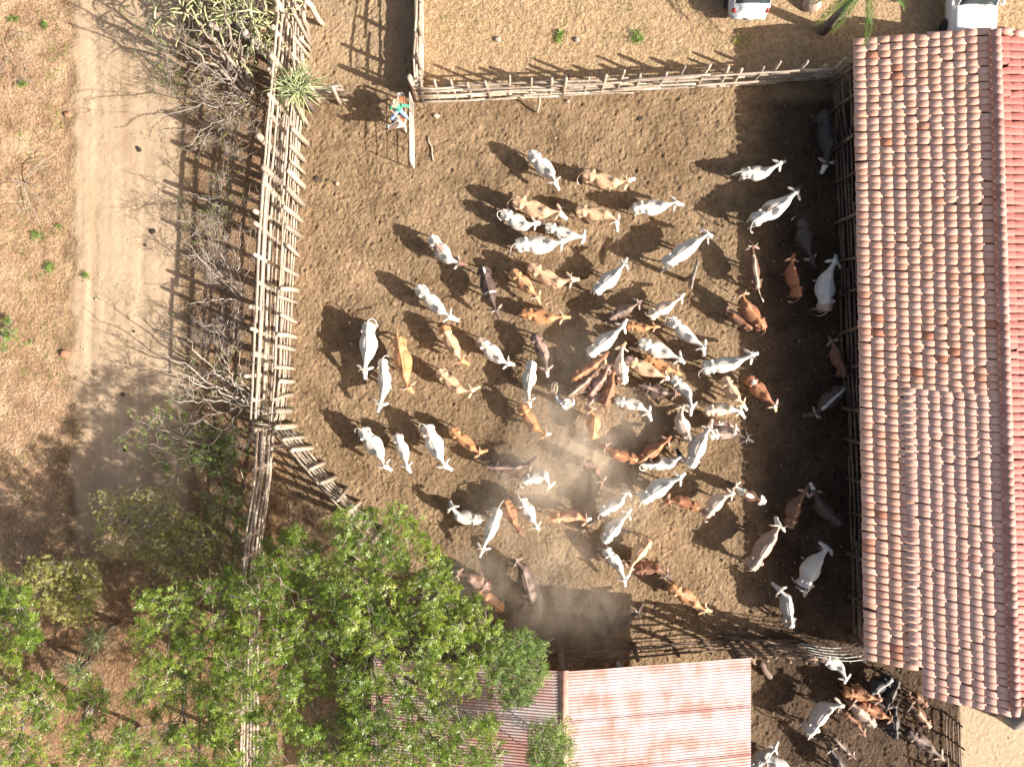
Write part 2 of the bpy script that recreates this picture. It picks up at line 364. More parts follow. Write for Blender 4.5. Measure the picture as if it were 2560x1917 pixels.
EZ, RZ = 2.35, 2.50
def gu(x, y): return np.array([x / PXM, y / PXM])
NW, SW, NE, SE = gu(785, 795), gu(812, -688), gu(1102, 817), gu(1148, -764)
def roofpt(u, v, ups=0.0):
    """u 0 at the eave, 1 at the ridge; v 0 at the north end, 1 at the south end"""
    a = NW * (1 - v) + SW * v; b = NE * (1 - v) + SE * v
    p = a * (1 - u) + b * u
    return np.array([p[0], p[1], EZ + (RZ - EZ) * u + ups])
def roofpt2(u, v, ups=0.0):
    """the far slope, u 0 at the ridge, rising no more but falling east"""
    b = NE * (1 - v) + SE * v
    return np.array([b[0] + u * 5.0, b[1], RZ - 0.35 * u + ups])
VL = np.linalg.norm(NW - SW)
def tiles(mb, fn, ulen, u0, u1, v0, v1, L, period, kind, keep=None, dirn=1, lift=0.015, r=None):
    nu = max(1, int(round((u1 - u0) * ulen / L))); nv = max(1, int(round((v1 - v0) * VL / period)))
    prof = 9
    t = np.linspace(0, 1, prof)
    if kind == 'barrel': t = np.array([0, .04, .10, .22, .5, .78, .90, .96, 1.0]); zp = np.sqrt(np.clip(1 - np.abs(2 * t - 1) ** 2.6, 0, 1)) * period * 0.25
    else: t = np.array([0, .05, .13, .28, .5, .70, .84, .92, 1.0]); zp = np.where(t < 0.93, np.sqrt(np.clip(1 - np.abs(t / .46 - 1) ** 3.2, 0, 1)) * period * 0.17, 0.0) + 0.010
    for i in range(nu):
        for j in range(nv):
            ua = u0 + (u1 - u0) * i / nu; ub = u0 + (u1 - u0) * (i + 1) / nu
            if keep and not keep((ua + ub) / 2, v0 + (v1 - v0) * (j + 0.5) / nv): continue
            jit = random.gauss(0, 0.012); sk = random.gauss(0, 0.007); du = random.gauss(0, 0.010) / ulen * 1.0
            if random.random() < 0.012: jit += random.choice((-0.05, 0.05)); sk += random.choice((-0.04, 0.04))
            ub2 = ub + 0.07 / ulen
            rows = []
            for (u, lf, w) in ((ua + du, lift, 0.97 if kind == 'barrel' else 0.97), (ub2, 0.004, 0.90 if kind == 'barrel' else 0.95)):
                row = []
                for k in range(prof):
                    vv = v0 + (v1 - v0) * (j + 0.5 + (t[k] - 0.5) * w) / nv + (jit + sk * (1 if lf > 0.01 else -1)) / VL
                    row.append(fn(u, vv, lf + zp[k] * (1.0 if lf > 0.01 else 0.95)))
                rows.append(row)
            low = [p - np.array([0, 0, 0.028]) for p in rows[0]]
            V = np.array(low + rows[0] + rows[1])
            q = []
            for k in range(prof - 1):
                q.append([k, k + 1, prof + k + 1, prof + k]); q.append([prof + k, prof + k + 1, 2 * prof + k + 1, 2 * prof + k])
            tnt = float(np.clip(random.gauss(0.55, 0.13) - (0.45 if random.random() < .05 else 0), 0, 1))
            mb.add(V, q, None, tnt)
def build_barn():
    o = thing('barn', (*(NW * 0.5 + SW * 0.5), 0), 'long barn with a clay tile roof along the right side of the corral', 'barn')
    U = np.linalg.norm(NE - NW)
    vs = 0.535                                                   # where the second kind of tile begins
    uB = 0.305
    mb = MB(); tiles(mb, roofpt, U, 0.0, 0.975, 0.0, 0.965, 0.50, 0.298, 'barrel', lambda u, v: v < vs or u < uB + 0.04)
    mb.build('clay_roof', M['tile_a'], o, ploc(o))
    mb = MB(); tiles(mb, lambda u, v, z=0.0: roofpt(u, v, z + 0.035), U, uB, 0.975, vs, 1.0, 0.455, 0.288, 'pan', lambda u, v: v < 0.955 or u > 0.40, lift=0.012)
    mb.build('pink_roof', M['tile_b'], o, ploc(o))
    mb = MB(); tiles(mb, lambda u, v, z=0.0: roofpt2(1 - u, v, z), 5.0, 0.0, 0.96, 0.012, 0.985, 0.46, 0.298, 'barrel')
    mb.build('red_roof', M['tile_c'], o, ploc(o))
    mb = MB()
    n = 84
    for i in range(n):
        v = (i + 0.0) / n * 0.985 + 0.008; v2 = v + 1.18 / n
        a0 = roofpt(1.0, v, 0.21); a1 = roofpt(1.0, v2, 0.175)
        rows = []
        for (c, rr) in ((a0, 0.215), (a1, 0.175)):
            rows.append([c + np.array([math.cos(t) * rr, 0, math.sin(t) * rr * 0.75]) for t in np.linspace(math.pi * 1.02, -0.02 * math.pi, 8)])
        low = [p + (rows[0][3] - p) * 0.10 - np.array([0, 0, 0.012]) for p in rows[0]]
        V = np.array(low + rows[0] + rows[1]); q = []
        for k in range(7): q += [[k, k + 1, 8 + k + 1, 8 + k], [8 + k, 8 + k + 1, 16 + k + 1, 16 + k]]
        mb.add(V, q, None, float(np.clip(random.gauss(0.5, 0.22), 0, 1)))
    mb.build('ridge', M['tile_ridge'], o, ploc(o))
    # hip caps at the two ends of the red slope
    for v in (0.006, 0.988):
        mb = MB()
        for i in range(9):
            p = roofpt2(0.03 + i * 0.11, v + (0.02 * i / 9 if v < 0.5 else -0.01), 0.13); q2 = roofpt2(0.03 + (i + 1.15) * 0.11, v + (0.02 * (i + 1) / 9 if v < 0.5 else -0.01), 0.10)
            mb.tube([p, q2], [0.13, 0.16], 8, True)
        mb.build('hip_cap', M['tile_ridge'], o, ploc(o))
    # deck under the tiles, coloured dark so the gaps read as shaded grooves
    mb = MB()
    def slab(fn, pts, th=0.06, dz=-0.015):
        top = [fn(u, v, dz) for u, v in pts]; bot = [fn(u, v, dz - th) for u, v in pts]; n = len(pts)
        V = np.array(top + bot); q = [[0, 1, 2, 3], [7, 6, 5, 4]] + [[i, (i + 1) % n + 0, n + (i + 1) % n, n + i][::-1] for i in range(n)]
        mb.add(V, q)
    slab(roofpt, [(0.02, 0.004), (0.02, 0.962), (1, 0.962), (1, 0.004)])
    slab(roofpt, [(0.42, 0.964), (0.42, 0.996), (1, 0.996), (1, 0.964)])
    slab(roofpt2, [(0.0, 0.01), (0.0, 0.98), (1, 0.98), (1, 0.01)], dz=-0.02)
    mb.build('roof_deck', M['groove_shade_timber'], o, ploc(o))
    for i in range(9):
        v = 0.03 + i * 0.113
        p = roofpt(0.20, v); b = MB(); b.tube([[p[0], p[1], 0], [p[0] + 0.02, p[1], p[2] - 0.14]], [0.12, 0.10], 8)
        b.build('post', M['wood_dark'], o, (float(p[0]), float(p[1]), 0.0))
    a = roofpt(0.55, 0.02); b = roofpt(0.62, 0.93); mb = MB()
    mid = (a + b) / 2; d = b - a; ang = math.atan2(d[1], d[0])
    mb.box((mid[0], mid[1], 1.12), (np.linalg.norm(d[:2]), 0.25, 2.24), ang)
    mb.build('wall', M['plaster'], o, ploc(o))
    mb = MB(); c = G(2523, 1775); mb.box((c[0], c[1], 0.55), (1.3, 0.5, 1.1), 0.12, taper=0.97)
    w_ = mb.build('end_wall', M['plaster'], o, ploc(o))
build_barn()

# ------------------------------------------------------------------ corrugated shed
def sheetmat():
    m, ns, ls, bs = newmat('faded_painted_sheet')
    tc = objcoord(ns)
    n1 = noisen(ns, ls, 1.0, 3, 0.5, mapping(ns, ls, tc, (1.9, 0.9, 1)), 0.3)
    n3 = noisen(ns, ls, 1.0, 2, 0.5, mapping(ns, ls, tc, (0.15, 1.2, 1)))
    n2 = noisen(ns, ls, 11, 5, 0.7, mapping(ns, ls, tc, (0.4, 1, 1)))
    a = ns.new('ShaderNodeMath'); a.operation = 'ADD'; ls.new(n1.outputs[0], a.inputs[0]); ls.new(n3.outputs[0], a.inputs[1])
    b = ns.new('ShaderNodeMath'); b.operation = 'MULTIPLY'; ls.new(a.outputs[0], b.inputs[0]); b.inputs[1].default_value = 0.5
    r = ramp(ns, [(0.38, (0.50, 0.445, 0.46)), (0.50, (0.48, 0.345, 0.34)), (0.60, (0.44, 0.245, 0.215))]); ls.new(b.outputs[0], r.inputs[0])
    r2 = ramp(ns, [(0.3, (0.8, 0.77, 0.76)), (0.6, (1.05, 1.05, 1.05))]); ls.new(n2.outputs[0], r2.inputs[0])
    ls.new(mixc(ns, ls, 1.0, r.outputs[0], r2.outputs[0], 'MULTIPLY'), bs.inputs['Base Color'])
    bs.inputs['Roughness'].default_value = 0.5; bs.inputs['Metallic'].default_value = 0.0
    return m
M['sheet'] = sheetmat()
def build_shed():
    x0, xr, x1 = -322 / PXM, 112 / PXM, 546 / PXM
    yN, yS = -629 / PXM, -1060 / PXM
    zE, zR = 2.62, 3.98
    o = thing('shed', (xr, (yN + yS) / 2, 0), 'open shed roofed in faded pink corrugated sheets at the bottom', 'shed')
    per = 0.118
    def sheet(xa, za, xb, zb, ya, yb, dz, skew=0.0):
        n = int(abs(yb - ya) / (per / 8)); ys = np.linspace(ya, yb, n)
        xs = np.linspace(0, 1, 7); V = []
        for i, y in enumerate(ys):
            wv = math.cos((y - ya) / per * 2 * math.pi) * 0.022
            for t in xs:
                V.append((xa + (xb - xa) * t, y + skew * t, za + (zb - za) * t + wv + dz + 0.012 * math.sin(t * 9 + y * 0.7)))
        idx = np.arange(n * 7).reshape(n, 7)
        q = np.stack([idx[:-1, :-1], idx[:-1, 1:], idx[1:, 1:], idx[1:, :-1]], -1).reshape(-1, 4)
        mb = MB(); mb.add(V, q); mb.build('roof_sheet', M['sheet'], o, ploc(o), True)
    xm = xr + (x1 - xr) * 0.55; zm = zR + (zE - zR) * 0.55
    w_ = 1.95
    y = yN; k = 0
    while y > yS:
        yb = max(y - w_, yS)
        d = 0.004 * (k % 2)
        sheet(xr - 0.02, zR, xm + 0.1, zm - 0.02, y + 0.06, yb, 0.02 + d)
        sheet(xm, zm, x1, zE, y + 0.05, yb, d)
        sheet(xr + 0.02, zR, x0, zE, y + 0.06, yb, d)
        y = yb; k += 1
    mb = MB()
    mb.loft([[(xr - 0.17, y, zR + 0.0), (xr - 0.02, y, zR + 0.065), (xr + 0.02, y, zR + 0.065), (xr + 0.19, y, zR + 0.0), (xr + 0.19, y, zR - 0.01), (xr, y, zR + 0.05), (xr - 0.17, y, zR - 0.01)] for y in (yN + 0.1, (yN + yS) / 2, yS)])
    mb.build('ridge_cap', plain('ridge_metal', (0.52, 0.30, 0.25), 0.5, 0.3, 4, 0.1), o, ploc(o))
    for (x, y, z) in ((xr, yN - 0.1, zR - 0.06), (x1 - 0.2, yN - 0.3, zE - 0.03), (x0 + 0.2, yN - 0.3, zE - 0.03), (x1 - 0.2, yS + 0.4, zE - 0.03), (x0 + 0.2, yS + 0.4, zE - 0.03)):
        b = MB(); b.tube([(x, y, 0), (x + 0.03, y, z * 0.5), (x, y, z - 0.1)], [0.17, 0.14, 0.13], 8); b.build('post', M['wood_dark'], o, (x, y, 0.0), True)
    for (xa, za, xb, zb) in ((xr, zR, x1, zE), (xr, zR, x0, zE)):
        for y in (yN - 0.25, (yN + yS) / 2):
            b = MB(); b.tube([(xa, y, za - 0.13), (xb, y, zb - 0.11)], 0.06, 6); b.build('rafter', M['wood_dark'], o, ploc(o))
build_shed()

# ------------------------------------------------------------------ fences
def path_pts(pxs): return np.array([G(x, y, 0)[:2] for x, y in pxs])
def fence(label, pxs, h, nrail, z0, pspace, ph, off=0.12, seg=3.6, rr=0.045, pr=0.085, mat='wood', lean=(0, 0), planks=False, group=None, name='rail_fence', flat=0.75, pflat=1.0, double=0.0):
    P = path_pts(pxs); d = np.linalg.norm(np.diff(P, axis=0), axis=1); S = np.concatenate([[0], np.cumsum(d)]); L = S[-1]
    def at(s): 
        s_ = min(max(s, 0), L); return np.array([np.interp(s_, S, P[:, 0]), np.interp(s_, S, P[:, 1])])
    def nrm(s):
        t = at(min(s + 0.3, L)) - at(max(s - 0.3, 0)); t /= np.linalg.norm(t) + 1e-9; return np.array([-t[1], t[0]])
    c = at(L / 2); o = thing(name, (c[0], c[1], 0), label, 'fence', group)
    for zi, z in enumerate(np.linspace(z0, h, nrail)):
        s = -random.random() * seg * 0.5
        while s < L:
            e = s + seg * random.uniform(0.85, 1.15)
            a = max(s - 0.15, -0.1); b = min(e + 0.15, L + 0.1); n = max(3, int((b - a) / 0.6))
            dz = random.gauss(0, 0.035); dz2 = random.gauss(0, 0.035); lat = random.gauss(0, 0.02) + (double if (zi + int(s)) % 2 else 0); r0 = rr * random.uniform(0.8, 1.25); bow = random.gauss(0, 0.03)
            pts = []; rad = []
            for i in range(n):
                t = i / (n - 1); ss = a + (b - a) * t; q = at(ss) + nrm(ss) * (lat + bow * math.sin(t * 3.1) + random.gauss(0, 0.006)) + lean[0] * z * nrm(ss)
                pts.append((q[0], q[1], max(0.04, z + dz * (1 - t) + dz2 * t + random.gauss(0, 0.008)))); rad.append(r0 * (1.12 - 0.25 * t) * random.uniform(0.93, 1.07))
            mb = MB(); mb.tube(pts, rad, 6, True, flat); mb.build('rail', M[mat], o, ploc(o))
            s = e
    s = 0.1
    while s < L:
        q = at(s) + nrm(s) * (off + random.gauss(0, 0.015)); hh = random.uniform(*ph); r = pr * random.uniform(0.75, 1.3)
        lx, ly = random.gauss(lean[1], 0.03), random.gauss(0, 0.05); nn = nrm(s); tt = np.array([nn[1], -nn[0]])
        top = q + nn * lx * hh + tt * ly * hh
        m_ = (q + top) / 2 + tt * random.gauss(0, 0.02)
        mb = MB(); mb.tube([(q[0], q[1], -0.05), (m_[0], m_[1], hh * 0.5), (top[0], top[1], hh * 0.93), (top[0], top[1], hh)], [r * 1.1, r, r * 0.92, r * 0.7], 7, True, pflat)
        mb.build('post', M[mat], o, (float(q[0]), float(q[1]), 0.0))
        s += pspace * random.uniform(0.75, 1.25)
    return o
FG = 'weathered timber fences around the corral'
fence('long pale rail fence between the corral and the sunlit yard at the top', [(1050, 258), (1280, 249), (1480, 240), (1700, 226), (1917, 213), (2090, 204)], 1.38, 7, 0.12, 0.80, (1.5, 2.25), off=0.11, rr=0.048, group=FG, double=0.10)
fence('tall rail fence with plank foot beside the entry lane at the top', [(1052, -40), (1051, 120), (1050, 250)], 1.75, 3, 1.05, 1.25, (1.7, 2.3), off=0.12, rr=0.05, group=FG)
# closed plank foot of that fence
o = bpy.data.objects[-1] if False else None
def plank_wall(label, pxs, h, n):
    P = path_pts(pxs); c = P.mean(0); o = thing('plank_fence', (c[0], c[1], 0), label, 'fence', FG)
    for k in range(n):
        z = 0.07 + k * (h / n); mb = MB()
        mb.tube([(P[0][0] + random.gauss(0, .015), P[0][1], z), ((P[0][0] + P[-1][0]) / 2, (P[0][1] + P[-1][1]) / 2, z + random.gauss(0, .01)), (P[-1][0] + random.gauss(0, .015), P[-1][1], z)], 0.078 * random.uniform(.95, 1.1), 6, True, 1.0); mb.build('plank', M['wood'], o, ploc(o))
    return o
plank_wall('low closed plank wall under the rails of the entry lane fence', [(1056, -40), (1055, 246)], 0.95, 8)
fence('inner slatted fence on the left side of the corral', [(772, -30), (768, 60), (768, 200), (764, 300), (752, 480), (743, 600), (737, 700), (731, 850), (727, 960), (718, 1050)], 2.05, 6, 0.35, 0.72, (1.9, 2.3), off=-0.02 + 0.13, rr=0.043, pr=0.10, group=FG)
fence('outer fence of thick posts and long poles beside the dry brush on the left', [(752, -30), (745, 120), (728, 290), (712, 480), (704, 600), (699, 700), (693, 850), (684, 1040)], 2.62, 6, 0.55, 0.95, (2.5, 3.1), off=-0.12, rr=0.058, pr=0.12, group=FG, seg=5.5)
fence('slanting run of slab posts and rails above the green tree', [(728, 1062), (778, 1128), (842, 1205), (905, 1272), (960, 1335)], 2.2, 5, 0.5, 0.72, (2.2, 2.6), off=0.12, rr=0.045, pr=0.11, group=FG, mat='wood')
fence('grey pole fence running down the left side under the trees', [(694, 1060), (686, 1180), (668, 1300), (655, 1410), (650, 1600), (648, 1950)], 2.3, 6, 0.3, 1.3, (2.2, 2.5), off=-0.1, rr=0.055, pr=0.08, group=FG, seg=5.0)
fence('dark rail fence in front of the shed at the bottom of the corral', [(860, 1622), (1100, 1626), (1400, 1620), (1560, 1606), (1800, 1588)], 1.55, 5, 0.2, 1.6, (1.5, 1.9), off=-0.12, rr=0.045, group=FG, mat='wood_dark')
fence('shaded plank fence with gaps right of the shed', [(1800, 1588), (1900, 1594), (1990, 1600)], 2.1, 6, 0.15, 0.55, (2.1, 2.5), off=-0.12, rr=0.06, group=FG, mat='wood_dark', flat=1.0)
fence('dark close-set rail fence along the foot of the barn', [(2078, 205), (2090, 500), (2108, 900), (2122, 1250), (2130, 1596)], 2.15, 7, 0.2, 1.5, (2.0, 2.3), off=-0.1, rr=0.055, group=FG, mat='wood_dark')
fence('short stub of rails left of the gate by the spiny plant', [(742, 238), (800, 250), (874, 254)], 1.45, 6, 0.15, 0.9, (1.7, 2.0), off=-0.1, rr=0.05, group=FG, double=0.08)
fence('thin rail fence running off below the barn at the lower right', [(2362, 1775), (2366, 1850), (2372, 1960)], 1.0, 5, 0.15, 0.9, (1.0, 1.2), off=0.06, rr=0.035, pr=0.045, group=FG, mat='wood_dark')
fence('rails dividing the lower pen beyond the shed', [(1990, 1602), (1960, 1690), (1900, 1700)][:2], 0.4, 1, 0.3, 3, (0.35, 0.45), off=0.0, rr=0.06, group=FG, mat='wood_dark') if False else None

def pipe_fence():
    base = [(1992, 1600), (2030, 1607), (2075, 1612), (2110, 1609), (2150, 1594)]
    P = path_pts(base); c = P.mean(0); o = thing('pipe_gate', (c[0], c[1], 0), 'curved panel of five thin pale pipes between the plank fence and the barn', 'gate')
    for z in np.linspace(0.35, 1.75, 5):
        t = np.linspace(0, 1, 14); S = np.linspace(0, 1, len(P)); x = np.interp(t, S, P[:, 0]); y = np.interp(t, S, P[:, 1])
        mb = MB(); mb.tube(np.stack([x, y, z + 0.04 * np.sin(t * 5)], -1), 0.022, 6); mb.build('pipe', M['pipe'], o, ploc(o), True)
    for i in range(len(P)):
        mb = MB(); mb.tube([(P[i][0], P[i][1] - .03, 0), (P[i][0], P[i][1] - .03, 1.85)], 0.03 if i in (0, 4) else 0.016, 6); mb.build('post', M['pipe'], o, ploc(o), True)
M['pipe'] = plain('galvanised_pipe', (0.55, 0.54, 0.50), 0.45, 0.15, 10, 0.0, 0.3)
M['gate_paint'] = plain('white_gate_paint', (0.50, 0.46, 0.41), 0.5, 0.2, 12, 0.05)
pipe_fence()
def gate():
    a = G(1034, 262)[:2]; b = G(1036, 424)[:2]
    o = thing('metal_gate', (a[0], a[1], 0), 'narrow open white metal gate held by the rider', 'gate')
    L = b - a; hgt = 1.28
    for t in (0, 0.27, 0.5, 0.73, 1.0):
        p = a + L * t; mb = MB(); mb.tube([(p[0], p[1], 0.12), (p[0], p[1], hgt)], 0.03 if t in (0, 1) else 0.018, 6); mb.build('upright', M['gate_paint'], o, ploc(o), True)
    for z in (0.12, 0.42, 0.70, 0.98, hgt):
        mb = MB(); mb.tube([(a[0], a[1], z), (b[0], b[1], z)], 0.027 if z in (0.12, hgt) else 0.018, 6); mb.build('bar', M['gate_paint'], o, ploc(o), True)
    p = G(1042, 246); g = MB(); g.tube([(p[0], p[1], -.1), (p[0] + .04, p[1] + .05, 1.1), (p[0] - .05, p[1] + .08, 2.0)], [.16, .15, .11], 8)
    g.build('gate_post', M['wood'], None, tuple(p))
    q = COL.objects[-1]; tag(q, 'thick split gate post where the lane fence meets the corral', 'post')
gate()

def log(name, label, cat, pa, za, pb, zb, r0, r1, mat='wood', n=5, wig=0.03, group=None):
    a = G(*pa, za); b = G(*pb, zb); pts = []
    for i in range(n):
        t = i / (n - 1); p = a * (1 - t) + b * t; pts.append(p + np.array([random.gauss(0, wig), random.gauss(0, wig), random.gauss(0, wig * .3)]) * (0 < i < n - 1))
    mb = MB(); mb.tube(pts, np.linspace(r0, r1, n), 7); o = mb.build(name, M[mat], None, (float(a[0]), float(a[1]), 0.0)); return tag(o, label, cat, group)
log('leaning_log', 'thick dark log lying out from the fence right of the shed', 'log', (1898, 1655), 0.9, (1925, 1690), 0.16, .13, .14, 'wood_dark')
log('leaning_log', 'short sawn log beside the fence above the shed corner', 'log', (1868, 1625), 1.2, (1888, 1655), 0.7, .12, .12, 'wood_dark')
log('plank', 'narrow board lying on the dirt right of the gate', 'plank', (1070, 340), 0.03, (1084, 404), 0.03, .035, .035, 'wood')
log('stick', 'thin curved stick on the bare dirt near the inner left fence', 'stick', (885, 532), 0.02, (896, 582), 0.02, .012, .008, 'wood_dark', wig=.06)
log('pole', 'loose pole leaning on the top fence from the corral side', 'pole', (1350, 240), 0.9, (1343, 282), 0.05, .05, .05, 'wood')
log('stick', 'broken stake on the ground by the slanting fence', 'stick', (600, 1170), 0.03, (616, 1225), 0.03, .02, .014, 'wood')
log('pole', 'pale pole propped across the corner of the two left fences', 'pole', (630, 1057), 2.3, (705, 1063), 2.2, .045, .05, 'wood')
for i, (a, b, r) in enumerate((((762, 0), (808, 62), .13), ((757, 30), (775, 100), .10), ((748, 95), (775, 128), .08), ((745, 155), (771, 165), .06))):
    log('slab', ('widest split slab propped against the upper end of the inner left fence', 'second split slab leaning on the inner left fence', 'third narrower slab leaning on the inner left fence', 'thin slab leaning on the inner left fence nearest the spiny plant')[i], 'slab', a, 1.9, b, 0.05, r, r * .9, 'wood', group='slabs propped on the inner fence')
def snubbing_post():
    p = G(1712, 700); o = thing('snubbing_post', tuple(p), 'lone snubbing post with a grey crossbar standing among the cattle', 'post')
    mb = MB(); mb.tube([(p[0], p[1], -.1), (p[0] + .02, p[1], 1.0), (p[0], p[1], 1.95)], [.10, .09, .08], 8); mb.build('post', M['wood_dark'], o, tuple(p))
    a = G(1727, 724, 2.0); b = G(1745, 652, 2.0); mb = MB(); mb.tube([a, a * .6 + b * .4 + np.array([-.05, 0, .03]), b], [.06, .085, .07], 8); mb.build('crossbar', M['bark'], o, tuple(p))
snubbing_post()

# ------------------------------------------------------------------ remesh tool for living bodies
def remesh(mb, voxel, smooth=3, fac=0.5):
    me = mb.mesh('tmp'); o = bpy.data.objects.new('tmp', me); COL.objects.link(o)
    r = o.modifiers.new('r', 'REMESH'); r.mode = 'VOXEL'; r.voxel_size = voxel; r.adaptivity = 0.0
    s = o.modifiers.new('s', 'SMOOTH'); s.iterations = smooth; s.factor = fac
    dg = bpy.context.evaluated_depsgraph_get(); ev = o.evaluated_get(dg); m2 = bpy.data.meshes.new_from_object(ev)
    n = len(m2.vertices); V = np.empty(n * 3, np.float32); m2.vertices.foreach_get('co', V)
    nl = len(m2.loops); vi = np.empty(nl, np.int32); m2.loops.foreach_get('vertex_index', vi)
    npol = len(m2.polygons); ls_ = np.empty(npol, np.int32); m2.polygons.foreach_get('loop_start', ls_); lt = np.empty(npol, np.int32); m2.polygons.foreach_get('loop_total', lt)
    FS = []
    for k in (3, 4):
        sel = ls_[lt == k]
        if len(sel): FS.append(vi[sel[:, None] + np.arange(k)])
    bpy.data.objects.remove(o); bpy.data.meshes.remove(me); bpy.data.meshes.remove(m2)
    return V.reshape(-1, 3).astype(float), FS
def catm(xs, ys, q):
    # smooth interpolation through control values
    xs = np.asarray(xs, float); ys = np.asarray(ys, float); m = np.gradient(ys, xs); i = np.clip(np.searchsorted(xs, q) - 1, 0, len(xs) - 2)
    h = xs[i + 1] - xs[i]; t = np.clip((q - xs[i]) / h, 0, 1)
    return (2 * t ** 3 - 3 * t ** 2 + 1) * ys[i] + (t ** 3 - 2 * t ** 2 + t) * h * m[i] + (-2 * t ** 3 + 3 * t ** 2) * ys[i + 1] + (t ** 3 - t ** 2) * h * m[i + 1]

def cow_base(thin=0.0):
    # x, half width, top z, bottom z, ridge sharpness
    R = [(-0.10, .05, 1.20, 1.02, 1.0), (-0.06, .13, 1.255, .90, 1.0), (0.02, .185, 1.29, .80, 1.1), (.12, .215, 1.315, .74, 1.2), (.24, .235, 1.335, .70, 1.3), (.36, .235, 1.34, .68, 1.35),
         (.48, .255, 1.325, .64, 1.4), (.62, .315, 1.31, .58, 1.25), (.80, .345, 1.305, .55, 1.2), (.96, .325, 1.315, .56, 1.25), (1.10, .275, 1.34, .60, 1.4), (1.22, .235, 1.375, .66, 1.5),
         (1.34, .205, 1.36, .74, 1.3), (1.44, .16, 1.33, .83, 1.2), (1.56, .115, 1.31, .93, 1.1), (1.70, .09, 1.305, 1.02, 1.0), (1.82, .098, 1.32, 1.08, 1.0), (1.90, .12, 1.325, 1.08, 1.0),
         (1.98, .13, 1.28, 1.03, 1.0), (2.08, .105, 1.205, .98, 1.0), (2.20, .082, 1.11, .92, 1.0), (2.30, .088, 1.04, .88, 1.0), (2.355, .07, 1.00, .89, 1.0), (2.375, .02, .97, .92, 1.0)]
    A = np.array(R); qs = np.linspace(A[0, 0], A[-1, 0], 62); W = catm(A[:, 0], A[:, 1], qs); T = catm(A[:, 0], A[:, 2], qs); Bt = catm(A[:, 0], A[:, 3], qs); S = catm(A[:, 0], A[:, 4], qs)
    W = W * (1 - thin * 0.15 * ((qs > .3) & (qs < 1.2)))
    rings = []; K = 20
    for x, w_, t, b, s in zip(qs, W, T, Bt, S):
        th = np.linspace(0, 2 * np.pi, K, endpoint=False); c = np.cos(th); sn = np.sin(th); zc = b + (t - b) * 0.50
        y = w_ * np.sign(c) * np.abs(c) ** 0.9
        up = (t - zc) * np.abs(sn) ** s; dn = (zc - b) * np.abs(sn) ** 0.85
        z = np.where(sn > 0, zc + up, zc - dn); rings.append(np.stack([np.full(K, x), y, z], -1))
    mb = MB(); mb.loft(rings)
    mb.ellipsoid((.31, .195, 1.195), (.09, .05, .055)); mb.ellipsoid((.31, -.195, 1.195), (.09, .05, .055))     # hook bones
    mb.ellipsoid((-.04, .10, 1.18), (.06, .045, .07)); mb.ellipsoid((-.04, -.10, 1.18), (.06, .045, .07))       # pin bones
    mb.ellipsoid((1.24, 0, 1.38), (.15, .06, .085)); mb.ellipsoid((1.13, .165, .93), (.16, .10, .22)); mb.ellipsoid((1.13, -.165, .93), (.16, .10, .22))  # hump, shoulders
    mb.ellipsoid((.12, .16, .93), (.18, .095, .22)); mb.ellipsoid((.12, -.16, .93), (.18, .095, .22))             # thighs
    mb.tube([(.5, 0, 1.30), (.9, 0, 1.305), (1.15, 0, 1.35)], .03, 6); mb.tube([(-.05, 0, 1.24), (.2, 0, 1.335), (.5, 0, 1.33)], .03, 6)
    mb.loft([[(x, y, z) for y, z in ((.028, zz + .04), (.02, zz - h_), (-.02, zz - h_), (-.028, zz + .04))] for x, zz, h_ in ((1.30, .68, .04), (1.42, .76, .12), (1.58, .90, .10), (1.74, 1.02, .04))])  # dewlap
    for s in (1, -1):
        mb.tube([(1.12, .14 * s, .88), (1.10, .145 * s, .66), (1.11, .14 * s, .38), (1.10, .14 * s, .12), (1.13, .14 * s, .015)], [.09, .066, .047, .034, .048], 9)
        mb.tube([(.12, .15 * s, .95), (.20, .155 * s, .70), (.02, .145 * s, .46), (.04, .14 * s, .14), (.07, .14 * s, .015)], [.13, .085, .048, .034, .048], 9)
        # ear: flat leaf hanging outward
        mb.loft([[(1.88 + dx, s * (.075 + dy), 1.245 + dz - .04 * k / 4 * 2) for dx, dy, dz in ((-w_, 0, .012), (0, 0, .026), (w_, 0, .012), (w_ * .8, 0, -.012), (0, 0, -.018), (-w_ * .8, 0, -.012))] if False else
                 [(1.86 - .034 * k + dx, s * (.07 + .075 * k), 1.26 - .022 * k + dz) for dx, dz in ((-w_, 0), (-w_ * .4, .026), (w_ * .6, .024), (w_, 0), (w_ * .4, -.022), (-w_ * .6, -.022))]
                 for k, w_ in enumerate((.045, .085, .095, .075, .03))])
    V, FS = remesh(mb, 0.021, 3, 0.5)
    x, y, z = V.T; a = np.abs(y); up = smooth01((z - 1.0) / .12)
    g = lambda cx, cy, sx, sy: np.exp(-((x - cx) / sx) ** 2 - ((a - cy) / sy) ** 2)
    V[:, 2] += up * (-.060 * g(.45, .17, .075, .07) - .045 * g(.14, .12, .09, .045) + .020 * g(1.16, .12, .09, .04) - .008 * g(1.0, .16, .07, .08) + .007 * np.cos(x / .085 * 6.283) * g(.75, .24, .26, .10) * (1 + thin))
    V[:, 1] *= 1 - .13 * np.exp(-((x - .45) / .07) ** 2) * up + .07 * np.exp(-((x - .30) / .06) ** 2) * up
    return V, FS
BASES = [cow_base(0.0), cow_base(1.0)]
def horn_mesh():
    pass
PAL = dict(W=(.57, .545, .505), G=(.50, .49, .48), C=(.60, .475, .365), T=(.55, .36, .225), O=(.45, .215, .095), R=(.28, .115, .055), B=(.15, .070, .042), D=(.075, .042, .034), K=(.022, .019, .021), P=(.62, .42, .36), S=(.34, .24, .20))
